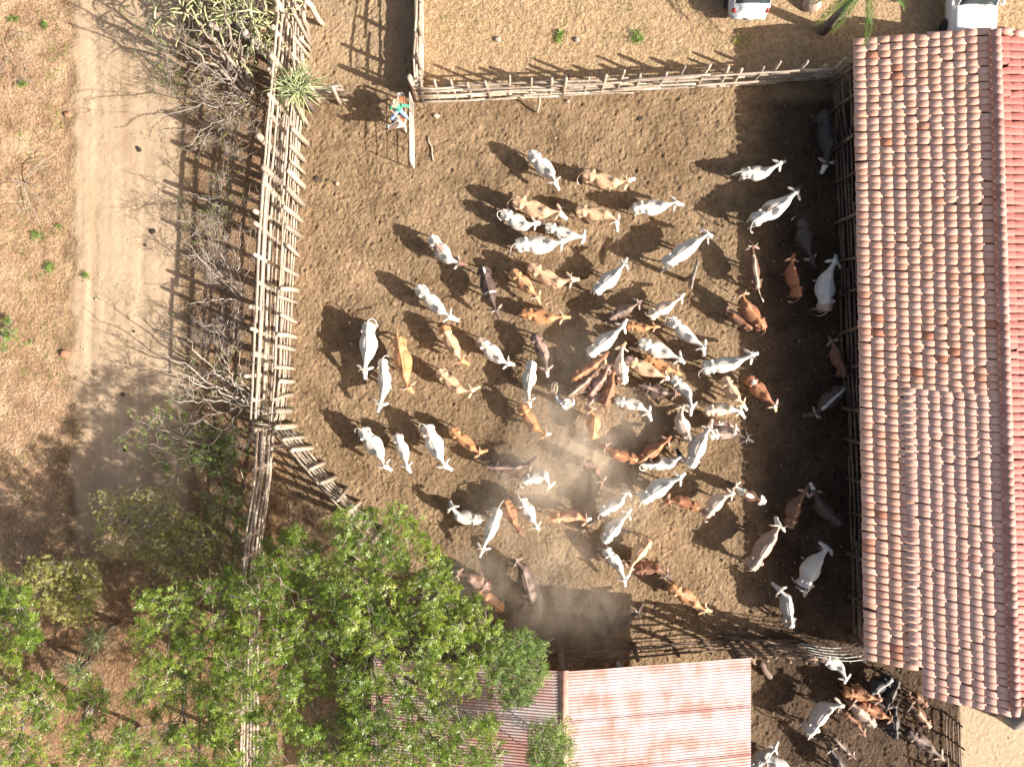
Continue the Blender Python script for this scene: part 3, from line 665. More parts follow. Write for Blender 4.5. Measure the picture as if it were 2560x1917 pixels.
def hidemat():
    m, ns, ls, bs = newmat('hide')
    a = attr(ns, 'coat'); tc = objcoord(ns)
    n = noisen(ns, ls, 7, 5, 0.65, tc); r = ramp(ns, [(0.3, (0.86, 0.84, 0.82)), (0.62, (1.04, 1.03, 1.02))]); ls.new(n.outputs[0], r.inputs[0])
    ls.new(mixc(ns, ls, 1.0, a.outputs['Color'], r.outputs[0], 'MULTIPLY'), bs.inputs['Base Color'])
    bs.inputs['Roughness'].default_value = 0.62; bs.inputs['Sheen Weight'].default_value = 0.08
    n2 = noisen(ns, ls, 5.0, 4, 0.6, mapping(ns, ls, tc, (1, 1, 0.5))); bump(ns, ls, n2.outputs[0], 0.35, 0.035, bs)
    return m
M['hide'] = hidemat()
M['horn'] = plain('horn', (0.42, 0.36, 0.29), 0.45, 0.35, 20, 0.1)

def paint(Vr, spec, seed):
    """coat markings, with some sunlit spines painted in as stripes, worked out on the undeformed animal"""
    r = random.Random(seed); parts = spec.split('+'); n = len(Vr); x, y, z = Vr[:, 0], Vr[:, 1], Vr[:, 2]
    base = np.array(PAL[parts[0]]); C = np.tile(base, (n, 1)) * (1 + r.uniform(-.06, .06))
    ph = r.uniform(0, 50)
    def blob(m, col, s=1.0):
        nonlocal C; m = np.clip(m, 0, 1)[:, None] * s; C = C * (1 - m) + np.array(col) * m
    nz = (fbm(x + ph, y + z * 0.7 + ph, .34, seed % 97, 3) - .5) * 2
    nz2 = (fbm(x * 1.0 + ph * 2, y + z + 9, .12, seed % 89 + 3, 2) - .5) * 2
    dark = base * (.50 if parts[0] not in 'WG' else .74)
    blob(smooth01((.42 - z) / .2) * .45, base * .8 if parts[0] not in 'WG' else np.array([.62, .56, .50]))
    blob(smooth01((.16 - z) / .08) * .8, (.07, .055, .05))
    if parts[0] in 'TOCR':       # paler saddle and ears
        blob(smooth01((nz + .25) / .5) * .28 * (z > 1.0), base * 1.22)
        blob(smooth01((.07 - np.abs(y)) / .05) * .25 * (z > 1.2) * (x < 1.3), base * 1.25)
    if parts[0] in 'WGC':        # dust and dung stains of its own on the pale ones
        blob(smooth01((nz2 - .12) / .25) * smooth01((1.22 - z) / .3) * .45, (.36, .27, .18)); blob(smooth01((.25 - x) / .3) * smooth01((nz + .1) / .4) * .35, (.44, .38, .33)); blob(smooth01((nz - .15) / .3) * r.uniform(0, .35), (.46, .43, .42))
        blob(smooth01((x - 1.15) / .3) * smooth01((1.75 - x) / .2) * r.uniform(0, .45), (.42, .41, .41))
    else: blob(smooth01((nz2 - .05) / .3) * r.uniform(.1, .4), base * .62)
    ear = (np.abs(y) > .125) & (x > 1.72)
    blob(ear * .4, (.58, .42, .35))
    blob(smooth01((x - 2.31) / .04) * .75, (.16, .11, .10) if parts[0] not in 'WC' else (.45, .33, .30))
    sharp = lambda d: smooth01(d / .04 + .5)
    for p in parts[1:]:
        k = p[0]; f = p[1:].split(','); col = PAL[f[-1]]
        if k == 'h': blob(smooth01((x - 1.78) / .06), col)
        elif k == 'f': blob(smooth01((x - 1.98 + nz2 * .03) / .05), col)
        elif k == 'r': blob(sharp(.22 - x + nz * .12), col)
        elif k == 'n': blob(sharp(np.minimum(x - 1.30 + nz * .1, 1.84 - x)), col)
        elif k == 'l': blob(sharp(.62 - z + nz * .1), col)
        elif k == 'm': blob(sharp((nz - float(f[0])) * .5), col)
        elif k == 'b': blob(smooth01((.085 - np.abs(y) + nz * .02) / .05) * (z > 1.15) * (x < 1.5), col, .85)  # pale spine stripe; also paints sunlight onto the backs of the lit cows
        elif k == 'u': blob(sharp(1.13 - z + nz * .05) * (x < 1.6), col)
        elif k == 'w': blob(smooth01((fbm(x, y, .3, 5) - .35) / .3) * (z > 1.05), col, .4)
        elif k == 's':
            a_ = [float(q) for q in f[:-1]]; d = 1 - np.sqrt(((x - a_[0]) / a_[2]) ** 2 + ((y - a_[1]) / a_[3]) ** 2) + nz * .25
            blob(smooth01(d / .12 + .5) * (z > .85), col)
    C = np.clip(C * (1 + nz[:, None] * .05), .008, .86)
    return C
TILES = {'px': (0, 0, 1), 'A': (1280, 0, 3.45), 'B': (1280, 480, 3.45), 'C': (640, 480, 3.45), 'D': (1920, 0, 3.45), 'E': (1920, 480, 3.45), 'F': (640, 960, 3.45), 'G': (1280, 960, 3.45), 'H': (1920, 960, 3.45),
         'I': (1920, 1437, 3.45), 'J': (1280, 1437, 3.45), 'a': (1280, 700, 6.9), 'b': (1600, 700, 6.9), 'c': (1280, 900, 6.9), 'd': (1600, 900, 6.9), 'e': (1100, 1300, 6.9), 'f': (1860, 1640, 6.9), 'g': (2080, 1677, 6.9),
         'h': (1940, 500, 5.52), 'i': (1960, 800, 4.14), 'j': (1200, 1100, 6.9), 'k': (1860, 1400, 6.9)}
def TP(t, x, y):
    ox, oy, s = TILES[t]; return ox + x / s, oy + y / s
def place_quad(base, S_CP, pts, k, name, mat, colors, headdz=0.0, swing=(0, 0), extra=None):
    """bends the rest body along the curve through tail head, withers, poll and muzzle"""
    V0, FS = base; V = V0.copy()
    if extra is not None:
        E, EF = extra; FS = [np.vstack([F for F in (f1, f2) if len(F)]) for f1, f2 in zip(*pad(FS, EF, len(V)))]; V = np.vstack([V, E])
    x, y, z = V[:, 0], V[:, 1], V[:, 2]
    # leg swing
    lowf = np.clip((.85 - z) / .85, 0, 1); fr = (x > .72) & (x < 1.5); sg = np.sign(y)
    tailish = (x < -.08)
    x = x + np.where(fr, swing[0], swing[1]) * sg * lowf * (~tailish) * (np.abs(y) > .03)
    P = np.array(pts)[:, :2]; t0 = P[0] - P[1]; t0 /= np.linalg.norm(t0); tn = P[-1] - P[-2]; tn /= np.linalg.norm(tn) + 1e-9
    cs = np.array(S_CP); u = np.concatenate([[cs[0] - 1.0], cs, [cs[-1] + 1.0]])
    X = np.concatenate([[P[0] + t0 * 1.0 * k], P, [P[-1] + tn * 1.0 * k]])
    q = np.linspace(u[0], u[-1], 400)
    cxy = np.stack([np.interp(q, u, X[:, 0]), np.interp(q, u, X[:, 1])], -1)
    ker = np.hanning(47); ker /= ker.sum()
    c2 = np.stack([np.convolve(np.pad(cxy[:, i], 23, mode='reflect', reflect_type='odd'), ker, 'valid') for i in range(2)], -1)
    T = np.gradient(c2, axis=0); T /= np.linalg.norm(T, axis=1)[:, None] + 1e-9
    T = np.stack([np.convolve(np.pad(T[:, i], 15, mode='edge'), np.ones(31) / 31, 'valid') for i in range(2)], -1); T /= np.linalg.norm(T, axis=1)[:, None]
    px = np.interp(x, q, c2[:, 0]); py = np.interp(x, q, c2[:, 1]); tx = np.interp(x, q, T[:, 0]); ty = np.interp(x, q, T[:, 1])
    zz = z * k * 0.95 + headdz * smooth01((V[:, 0] - 1.3) / .7)
    W = np.stack([px - ty * y * k, py + tx * y * k, zz], -1)
    o3 = np.array([P[:2, 0].mean(), P[:2, 1].mean(), 0.0])
    me = mesh_np(name, W - o3, FS, True)
    at = me.attributes.new('coat', 'FLOAT_COLOR', 'POINT'); at.data.foreach_set('color', np.hstack([colors, np.ones((len(V), 1))]).astype(np.float32).ravel())
    me.materials.append(mat)
    o = bpy.data.objects.new(name, me); COL.objects.link(o); o.location = o3
    def frame(xr, yr, zr):
        a = np.array([np.interp(xr, q, c2[:, 0]), np.interp(xr, q, c2[:, 1])]); t = np.array([np.interp(xr, q, T[:, 0]), np.interp(xr, q, T[:, 1])])
        return np.array([a[0] - t[1] * yr * k, a[1] + t[0] * yr * k, zr * k * .95 + headdz * float(smooth01(np.array((xr - 1.3) / .7)))])
    return o, frame
def pad(F1, F2, off):
    out1, out2 = [], []
    for kk in (3, 4):
        a = [f for f in F1 if f.shape[1] == kk]; b = [np.asarray(f) + off for f in F2 if np.asarray(f).shape[1] == kk]
        a = np.vstack(a) if a else np.zeros((0, kk), int); b = np.vstack(b) if b else np.zeros((0, kk), int)
        if len(a) + len(b): out1.append(a); out2.append(b)
    return out1, out2
def tail_geo(kind, rnd):
    mb = MB(); s = rnd.choice((-1, 1))
    if kind == 'hang': pts = [(-.04, 0, 1.24), (-.13, .02 * s, 1.15), (-.15, .05 * s, .95), (-.13, .08 * s, .72), (-.16, .10 * s, .55), (-.17, .11 * s, .42)]
    elif kind == 'side': pts = [(-.04, 0, 1.24), (-.15, .05 * s, 1.20), (-.24, .16 * s, 1.05), (-.26, .28 * s, .88), (-.20, .36 * s, .74), (-.13, .40 * s, .64)]
    elif kind == 'back': pts = [(-.04, 0, 1.24), (-.18, .0, 1.27), (-.36, .04 * s, 1.22), (-.54, .12 * s, 1.10), (-.66, .22 * s, .98), (-.76, .26 * s, .86)]
    else: pts = [(-.04, 0, 1.24), (-.14, .04 * s, 1.26), (-.22, .16 * s, 1.22), (-.14, .30 * s, 1.10), (.02, .34 * s, 1.0), (.10, .36 * s, .92)]
    P = np.array(pts); q = np.linspace(0, 5, 16); Pq = np.stack([catm(np.arange(6), P[:, i], q) for i in range(3)], -1)
    mb.tube(Pq, np.interp(q, [0, .6, 3.4, 3.9, 4.6, 5], [.036, .026, .017, .032, .038, .006]), 7)
    return np.vstack(mb.V), [np.vstack(mb.Q), np.vstack(mb.T)]

COWS = []   # filled below: (tile, R, S, P, M, coat, flags, label)
def C(*a): COWS.append(a)

# ------------------------------------------------------------------ the herd
C('A', (165,1310), (335,1480), (368,1560), (408,1638), 'W', '', 'white cow highest up in the main herd, head pointing down towards the tan cow')
C('A', (635,1490), (880,1560), (985,1562), (1068,1528), 'T+hO+fW', 'hs', 'tan cow with rust head and white muzzle, just right of the topmost white cow')
C('px', (1857,430), (1917,428), (1948,409), (1970,399), 'W', 'k', 'white cow at the sunlit shade edge near the upper barn, head turned up')
C('B', (30,60), (275,160), (405,170), (475,232), 'T+fW', 'h', 'tan cow with white face above the three bunched white cows')
C('B', (-80,170), (112,282), (195,265), (292,262), 'W', 'u', 'white cow with curled tail whose nose touches the next white cow')
C('B', (305,288), (510,365), (618,385), (632,315), 'W', 's', 'white cow with its neck bent round, licking its own shoulder')
C('B', (50,440), (340,440), (415,428), (497,398), 'W', '', 'white cow lowest of the three bunched white cows near the top')
C('B', (570,150), (805,178), (905,238), (915,335), 'T+hP+fW', 'h', 'tan cow with turned down white muzzle, left of the white cow below the top shade')
C('B', (1062,125), (1300,112), (1408,88), (1492,105), 'W', 'h', 'white cow facing right at the end of the upper row beside a stick')
C('B', (1335,615), (1570,445), (1690,362), (1742,372), 'W', 'h', 'white cow striding up to the right beside the snubbing post')
C('px', (1890,548), (1966,503), (1992,478), (2006,463), 'W+hK+s.55,.12,.16,.12,S+s.75,-.1,.15,.12,K+rG', '', 'white cow with dark saddle patches and black head stepping out of the barn shade')
C('B', (2125,830), (2092,610), (2078,450), (2045,400), 'B+bC', 'hk', 'dark brown cow with pale back stripe and white tail tip, alone in the shade edge')
C('b', (2150,810), (1850,430), (1770,250), (1660,180), 'R+sR+w.5,0,R', 'h', 'golden brown cow in the shade, head up and to the left beside a small calf') if False else C('b', (2150,810), (1850,430), (1770,250), (1660,180), 'R+bO', 'h', 'golden brown cow in the shade, head up and to the left beside a small calf')
C('b', (1925,830), (1600,600), (1495,520), (1420,545), 'B+bR', 'c', 'small dark brown calf pressed against the golden brown cow in the shade')
C('B', (725,850), (900,700), (965,620), (990,568), 'G', 'h^', 'white cow with a raised hind leg, head lifted, left of the snubbing post')
C('a', (1685,655), (2010,490), (2180,390), (2250,345), 'D+wS', 'h', 'purple brown cow walking up right, between two white cows in the middle')
C('b', (195,610), (520,430), (700,300), (775,230), 'C', 'u', 'cream cow with a large drooping ear, under the raised tail of a thin white cow')
C('b', (555,670), (890,985), (1095,1145), (1115,1310), 'W', 'hu', 'thin white cow with showing ribs and raised tail, facing down right')
C('a', (1350,1265), (1735,960), (1905,800), (1990,665), 'W', '', 'white cow with looped tail touching its nose to a small orange calf')
C('B', (1000,1150), (1150,1168), (1225,1162), (1300,1160), 'O', 'c', 'small orange calf between the noses of white cows in the middle')
C('b', (30,1070), (470,1250), (680,1350), (785,1435), 'W', 'h', 'white cow just above the overlapping tan and orange cows')
C('b', (1135,1510), (1650,1430), (1920,1300), (2060,1255), 'W', 'hs', 'white cow facing right into the barn shade, black marks round its nose')
C('B', (1000,1445), (1225,1552), (1325,1595), (1378,1618), 'T+rS+hT+fW', 'h', 'tan cow with greyish rump and white face, beside the long cream cow')
C('b', (130,1340), (470,1530), (655,1590), (715,1630), 'O', '', 'orange cow squeezed between a white cow and a tan cow')
C('a', (1930,1770), (1885,1400), (1905,1160), (1970,1070), 'C+hT', '', 'long cream cow standing upright in the crush with a rust face')
C('c', (1080,310), (1400,110), (1590,-50), (1690,-150), 'R+bO', 's', 'rust cow with curved tail, leftmost of the fan of brown cows')
C('c', (1000,610), (1280,380), (1440,200), (1530,130), 'B+bC', '', 'narrow brown cow with pale stripe next to the white hatted herder')
C('c', (1350,580), (1560,330), (1650,150), (1700,60), 'B+wP', '', 'pinkish brown cow in the fan, third from the left')
C('c', (1610,760), (1715,440), (1755,220), (1745,110), 'R+bB', '', 'thin rust brown cow in the fan just left of the long cream cow')
C('c', (1520,600), (1400,680), (1330,780), (1290,840), 'S', 'c', 'dust veiled dull tan calf beside the white hatted herder')
C('c', (1395,1290), (1425,1010), (1350,890), (1280,840), 'O', 'h', 'orange cow half hidden in the thickest dust')
C('G', (910,140), (1090,180), (1175,240), (1212,330), 'W', 's', 'white cow with kicked out hind leg, turning its head down')
C('d', (80,450), (390,560), (590,580), (720,590), 'D+bS+hB', 'h', 'dark brown cow nosing into the side of a big white cow')
C('d', (600,290), (830,500), (895,820), (885,1030), 'W+hG', 's', 'big white cow arched through the middle of the crush, grey head downward')
C('d', (890,1390), (705,1010), (735,830), (765,745), 'C', 'h', 'cream cow pointing straight up at the belly of the big arched white cow')
C('d', (1480,320), (1680,640), (1770,740), (1880,880), 'T+bS+hT+fW', '', 'bony tan cow with dark back stripe right of the crush')
C('d', (1900,310), (2170,600), (2340,790), (2372,900), 'R+s.28,.0,.14,.14,W+hW+fT', 'h', 'chestnut cow with a white rump spot and white lower head at the shade edge')
C('d', (1170,870), (1540,840), (1740,880), (1835,1010), 'C+nG+hW', '', 'off white cow whose head lies beside the bony tan cow')
C('d', (892,1834), (1090,1370), (1210,1180), (1268,1020), 'W+wC+hP', 'h', 'large cream white cow standing tall below the crush, rust forehead')
C('d', (1215,1280), (1600,1240), (1840,1350), (2010,1430), 'W+s.85,0,.4,.5,S+nD+hK+fK', 'h', 'brown and white pied cow with a black head poking into the shade')
C('d', (1340,1110), (1540,1120), (1640,1170), (1710,1215), 'S+s.5,.1,.2,.2,W+hW', 'c', 'small brown and white calf behind the pied cow with the black head')
C('G', (1070,655), (890,605), (805,545), (765,535), 'R+bO', 'h', 'rust cow facing left out of the dust, horns spread')
C('G', (1105,672), (1265,550), (1345,485), (1378,450), 'R+bO', 's', 'thin rust cow pointing up right, above the grey backed white cow')
C('G', (1140,690), (1375,690), (1460,625), (1430,560), 'W+s.3,.2,.5,.2,D+s1.2,.2,.25,.2,G+hK', 'u', 'white cow with a grey black flank and dark head looking back')
C('G', (1130,1005), (1345,865), (1445,812), (1500,765), 'W+wG', '', 'white cow below the grey flanked one, pointing up right')
C('G', (770,1110), (935,1020), (985,935), (945,900), 'W', 'h', 'white cow with head turned up left near the lower dust')
C('G', (800,1360), (920,1210), (1005,1120), (1035,1078), 'W', 'h', 'white cow nearly parallel below another, upper of the lower pair')
C('G', (1600,1070), (1450,1010), (1355,1005), (1305,1045), 'R', '', 'dark rust cow bent to the left in shadow below two white cows')
C('G', (1680,1140), (1820,985), (1895,950), (1945,935), 'C+rS', '', 'cream cow nuzzling the neck of a brown patched cow at the shade edge')
C('G', (2180,1015), (2010,945), (1930,880), (1855,840), 'B+rW+s.9,0,.25,.12,W+nW+hD', 'h', 'brown patched cow with a white rump facing left out of the barn shade')
C('G', (1175,1375), (1085,1490), (1025,1590), (1012,1660), 'T+bO', '', 'slender tan cow walking downward beside a white one near the bottom')
C('G', (830,1460), (920,1570), (968,1680), (975,1750), 'W', 'h', 'thin white cow walking downward in the lower middle, ears spread')
C('G', (1075,1610), (1250,1590), (1330,1645), (1385,1700), 'B+wR+hD', 'h', 'brown cow behind the thin white one near the bottom middle')
C('j', (180,475), (630,480), (850,410), (990,290), 'D+bS', 'u', 'purple brown cow with a hooped tail at the left rim of the dust')
C('j', (755,710), (1110,610), (1195,800), (1155,855), 'W', 's', 'white cow with its neck bent sharply down in the dust')
C('j', (1800,400), (1970,500), (2065,670), (2045,860), 'B+wS', 'h', 'dull brown cow facing down, nearly lost in the dust')
C('j', (730,1080), (880,1340), (970,1480), (1015,1550), 'W', 'k', 'slim white cow with a trailing tail, walking down right below the dust')
C('j', (1250,1360), (1670,1320), (1830,1390), (1925,1360), 'O+wP+fW', 'h', 'orange cow with a white face in the thin lower dust')
C('j', (465,1140), (560,1370), (660,1540), (735,1640), 'R+bO+hB', '', 'thin rust cow between two white cows in the lower left of the herd')
C('F', (2085,1090), (2010,1300), (1955,1420), (1925,1500), 'W', 'hk', 'big white cow walking straight down towards the green tree')
C('F', (1930,1180), (1740,1150), (1692,1065), (1670,1005), 'W', 'hs', 'white cow with its neck bent back upward left of the big white one')
C('c', (165,800), (370,1140), (590,1290), (670,1280), 'O+fW', 'h', 'orange cow with white muzzle heading down right beside the herder')
C('c', (345,30), (275,450), (290,720), (325,835), 'W+hC', 'h', 'white cow pointing down above the orange cow with white muzzle')
C('a', (390,900), (555,1250), (610,1580), (625,1720), 'D+wP+fW', '', 'dark plum brown cow with a bright white face, head down by the herder')
C('C', (1510,385), (1650,570), (1745,608), (1830,625), 'W+s.62,-.05,.26,.24,S+hB', 'h', 'white cow with one big brown patch on its back and a dark head')
C('C', (1952,640), (2010,865), (2072,1030), (2110,1110), 'D+s.10,.02,.16,.05,W+s1.15,.05,.06,.25,W', 'h', 'near black cow with white rump streak, right of the brown patched white cow')
C('B', (10,680), (150,830), (215,895), (245,970), 'O+wT', 'h', 'smaller orange cow with white muzzle in front of a larger tan cow')
C('B', (160,640), (395,775), (505,755), (585,750), 'T', 'h', 'larger tan cow whose flank is next to the small orange cow')
C('a', (195,560), (650,645), (860,635), (1022,635), 'O', 'h', 'bright orange cow facing right alone below the tan pair')
C('C', (1395,820), (1580,1010), (1660,1070), (1748,1108), 'W', '', 'large white cow heading down right, above the heavy one nearest the left fence')
C('C', (960,1135), (950,1400), (932,1525), (935,1615), 'W', 'uh', 'heavy white cow nearest the inner left fence, facing straight down')
C('C', (1090,1450), (1100,1690), (1068,1835), (1040,1900), 'W+wC+hW', 'uh', 'creamy white cow with rust forehead just right of the heavy white cow')
C('C', (1225,1265), (1275,1560), (1310,1690), (1345,1725), 'O', 'kh', 'bright rust orange cow with raised tail standing in the left group')
C('C', (1612,1165), (1715,1375), (1765,1450), (1842,1490), 'T+rO+hO', '', 'tan cow with orange rump and head in the left group, above the other tan')
C('C', (1922,1275), (2100,1440), (2165,1475), (2232,1488), 'W+rS+bC', 'h', 'white cow with a dark smudged rump in the left middle')
C('C', (1575,1545), (1735,1700), (1850,1715), (1935,1672), 'T', 'h', 'tan cow with pale shoulders turning its head right, lower left group')
C('F', (905,400), (1050,595), (1105,700), (1168,750), 'W', 'uh', 'white cow leftmost of the three white cows in a row')
C('F', (1212,450), (1275,620), (1300,705), (1335,768), 'W', '', 'small white cow in the middle of the three in a row')
C('F', (1465,370), (1565,600), (1620,700), (1692,745), 'W+s.22,-.02,.20,.12,P', 'u', 'white cow with pinkish rump patch, rightmost of the three in a row')
C('F', (1685,400), (1855,545), (1920,592), (2000,572), 'O', 'h', 'rust orange cow with cocked head right of the three white cows')
C('e', (840,1190), (560,1035), (300,930), (150,860), 'B+wP', 'h', 'brown cow by the green tree edge with its head among the leaves')
C('e', (990,1500), (800,1360), (700,1280), (650,1210), 'O', '', 'orange calf half hidden by dust behind the brown cow at the tree')
C('e', (1570,1400), (1440,900), (1310,725), (1215,705), 'D+wS', 'h', 'grey brown cow walking up out of the shed shadow')
C('e', (1300,1700), (1380,1560), (1430,1480), (1445,1420), 'B', 'c', 'small brown calf at the edge of the shed shadow below the grey brown cow')
C('J', (850,485), (990,415), (1075,330), (1135,245), 'D', 'h', 'dark cow standing inside the shed shadow, only its head lit')
C('J', (1385,115), (1580,250), (1660,300), (1735,322), 'O+wT', 'h', 'orange cow nearest the bottom fence with its head lit against shade')
C('J', (1080,1010), (970,880), (930,810), (905,745), 'G', 'h', 'grey white cow looking out from under the shed roof behind the fence')
C('f', (180,1960), (400,1760), (520,1610), (592,1490), 'G+hW', '', 'grey white cow cut by the lower picture edge right of the shed')
C('I', (260,1800), (60,1640), (-10,1600), (-50,1640), 'G', '', 'white backed cow at the very bottom edge of the small pen')
C('I', (720,1800), (610,1610), (545,1510), (510,1450), 'K+wD', 'h', 'black horned cow at the bottom edge of the small pen')
C('g', (60,1180), (270,1410), (370,1480), (440,1545), 'D+bS', 'c', 'dark calf trotting beside the black horned cow')
C('f', (1150,1360), (1480,940), (1650,850), (1745,880), 'W+wC', 'hs', 'big white cow in the small pen throwing a long shadow')
C('g', (725,930), (450,670), (370,590), (265,520), 'S+bC+hB', 'h', 'brown cow with pale bony back and white horn tips facing the big white cow')
C('g', (240,730), (450,930), (550,1080), (600,1150), 'B+wR', 'c', 'slim brown calf in the small pen under the pale backed cow')
C('g', (260,400), (640,460), (810,490), (910,520), 'R+bO', 'h', 'rust cow lit along its spine near the broken barn eave')  # orange stripe paints the sunlit spine into the coat
C('g', (560,620), (860,780), (1010,810), (1095,760), 'R+bO', 'h', 'dark rust cow lit only on its lower side in the black bunch')  # orange stripe stands for the lit ridge of the back
C('g', (1000,190), (770,360), (640,440), (560,470), 'K+bG', '', 'black cow with a grey sheen half under the barn eave')  # grey stripe paints the sheen along the back
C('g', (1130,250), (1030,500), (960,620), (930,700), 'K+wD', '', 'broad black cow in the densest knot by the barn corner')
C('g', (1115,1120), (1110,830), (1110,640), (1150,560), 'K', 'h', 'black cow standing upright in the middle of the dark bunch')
C('g', (1660,940), (1480,710), (1370,620), (1290,570), 'B+bT', 'h', 'brown cow with a lit golden spine beside the barn corner post')  # golden stripe is sunlight put into the coat colour
C('g', (1570,560), (1470,470), (1400,460), (1340,500), 'B+wR', 'c', 'small brown calf tucked against the pink tiled corner')
C('g', (1340,1090), (1700,1330), (1880,1480), (2000,1600), 'D+wS', '', 'grey brown cow with hollow flanks nearest the lower right fence')
C('f', (1400,60), (1690,210), (1755,390), (1742,480), 'W+rS', '', 'white cow passing under the pipe panel at the barn corner')
C('k', (830,1150), (775,690), (640,530), (490,400), 'G+s.25,.1,.18,.10,S', 'h', 'bluish white cow with a grey rump spot standing over the lattice shadow')
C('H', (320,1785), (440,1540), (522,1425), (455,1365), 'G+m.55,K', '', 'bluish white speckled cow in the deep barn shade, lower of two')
C('H', (-125,1590), (45,1340), (100,1225), (78,1155), 'S+bC+hW', 'h', 'grey brown cow with a thin sunlit spine stripe in the lower barn shade')  # cream stripe carries the sunlight as coat colour
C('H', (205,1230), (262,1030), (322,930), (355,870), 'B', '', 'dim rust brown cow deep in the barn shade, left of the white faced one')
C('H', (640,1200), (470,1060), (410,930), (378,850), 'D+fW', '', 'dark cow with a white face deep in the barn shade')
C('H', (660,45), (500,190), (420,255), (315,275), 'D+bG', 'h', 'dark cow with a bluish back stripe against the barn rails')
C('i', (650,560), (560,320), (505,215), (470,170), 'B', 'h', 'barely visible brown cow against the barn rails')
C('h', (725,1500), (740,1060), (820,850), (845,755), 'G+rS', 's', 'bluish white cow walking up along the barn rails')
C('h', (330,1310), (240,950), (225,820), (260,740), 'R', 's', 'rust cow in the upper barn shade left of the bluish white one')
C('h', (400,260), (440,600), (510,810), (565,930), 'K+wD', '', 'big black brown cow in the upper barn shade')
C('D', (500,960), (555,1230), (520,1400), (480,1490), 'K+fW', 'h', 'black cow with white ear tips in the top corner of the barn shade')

def build_cow(i, spec):
    t, R, S, Pp, Mz, coat, fl, label = spec
    assert 4 <= len(label.split()) <= 16, label
    r = random.Random(100 + i)
    zs = (1.22, 1.28, 1.22, 1.0)
    raw = [TP(t, *p) for p in (R, S, Pp, Mz)]
    g = [G(*q, z) for q, z in zip(raw, zs)]
    rs = np.linalg.norm(g[0][:2] - g[1][:2]); tot = rs + np.linalg.norm(g[1][:2] - g[2][:2]) + np.linalg.norm(g[2][:2] - g[3][:2])
    k = float(np.clip(0.5 * rs / 1.24 + 0.5 * tot / 2.38, 0.62 if 'c' in fl else 0.84, 0.80 if 'c' in fl else 1.08))
    g = [G(*q, z * k) for q, z in zip(raw, zs)]
    # keep true proportions between the joints along the digitised directions
    need = (1.24 * k, .60 * k, .44 * k); pts = [g[0]]; scale = []
    for a in range(3):
        d = g[a + 1][:2] - g[a][:2]; L = np.linalg.norm(d) + 1e-6; want = need[a]; got = np.clip(L, want * .82, want * 1.12) if a == 0 else np.clip(L, want * .7, want * 1.2)
        p = pts[-1][:2] + d / L * got; pts.append(np.array([p[0], p[1], 0]))
    mid = (np.array([q[:2] for q in g]).mean(0) - np.array([q[:2] for q in pts]).mean(0))
    pts = [np.array([p[0] + mid[0], p[1] + mid[1], 0]) for p in pts]
    kind = 'side' if 's' in fl else 'back' if 'k' in fl else 'curl' if 'u' in fl else r.choice(('hang', 'hang', 'hang', 'side'))
    base = BASES[i % 2]
    E, EF = tail_geo(kind, r)
    Vr = np.vstack([base[0], E])
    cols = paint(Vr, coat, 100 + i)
    tn = len(base[0]); tuft = smooth01((.98 - E[:, 2]) / .15) if kind in ('hang',) else smooth01((np.abs(E[:, 1]) - .27 if kind != 'back' else -.52 - E[:, 0]) / .05)
    tc = np.array((.035, .03, .028)) if 'K' not in coat and r.random() < .7 else np.array((.6, .55, .5))
    cols[tn:] = cols[tn:] * (1 - tuft[:, None]) + tc * tuft[:, None]
    V0 = base[0].copy()
    V0[:, 1] *= 1 + (r.uniform(.04, .20)) * smooth01((V0[:, 2] - .55) / .3) * smooth01((1.62 - V0[:, 0]) / .3)
    hd = .16 if '^' in fl else r.uniform(-.10, .06)
    o, fr = place_quad((V0, base[1]), (0.0, 1.24, 1.84, 2.36), pts, k, 'cow', M['hide'], cols, hd, (r.uniform(-.16, .16), r.uniform(-.18, .18)), (E, EF))
    if 'c' in fl: o.name = 'calf'
    tag(o, label, 'calf' if 'c' in fl else 'cow', 'cattle milling in the corral')
    if 'h' in fl:
        sz = r.uniform(.75, 1.15)
        for s in (1, -1):
            pr = [(1.875, .055 * s, 1.30), (1.872, .12 * s, 1.335), (1.885, .18 * s * sz, 1.36), (1.94, .225 * s * sz, 1.42), (1.99, .235 * s * sz, 1.50)]
            W = np.array([fr(*q) for q in pr]); mb = MB(); mb.tube(W, [.030 * k, .027 * k, .021 * k, .013 * k, .003], 7); h = mb.build('horn', M['horn'], None, tuple(o.location), True)
            h.parent = o; h.location = (0, 0, 0)
for i_, s_ in enumerate(COWS): build_cow(i_, s_)

# ------------------------------------------------------------------ people
M['skin'] = plain('skin', (0.40, 0.22, 0.14), 0.55, 0.1, 20, 0.05)
M['hair'] = plain('black_hair', (0.02, 0.016, 0.014), 0.6, 0.3, 40, 0.3)
M['jeans'] = plain('blue_jeans', (0.20, 0.29, 0.47), 0.85, 0.3, 18, 0.3)
M['shirt_green'] = plain('green_shirt', (0.06, 0.30, 0.20), 0.8, 0.25, 9, 0.4)
M['shirt_pale'] = plain('pale_blue_shirt', (0.60, 0.64, 0.78), 0.8, 0.1, 9, 0.4)
M['straw_hat'] = plain('straw_hat', (0.78, 0.73, 0.64), 0.8, 0.08, 60, 0.3)
M['tan_cap'] = plain('tan_cap', (0.62, 0.48, 0.33), 0.8, 0.1, 60, 0.3)
M['leather'] = plain('brown_leather', (0.13, 0.06, 0.035), 0.5, 0.3, 20, 0.2)
M['trousers'] = plain('rust_trousers', (0.17, 0.075, 0.05), 0.85, 0.25, 14, 0.3)
M['rope'] = plain('pale_rope', (0.60, 0.50, 0.38), 0.85, 0.2, 60, 0.3)
def lerp3(a, b, t): return np.asarray(a, float) * (1 - t) + np.asarray(b, float) * t
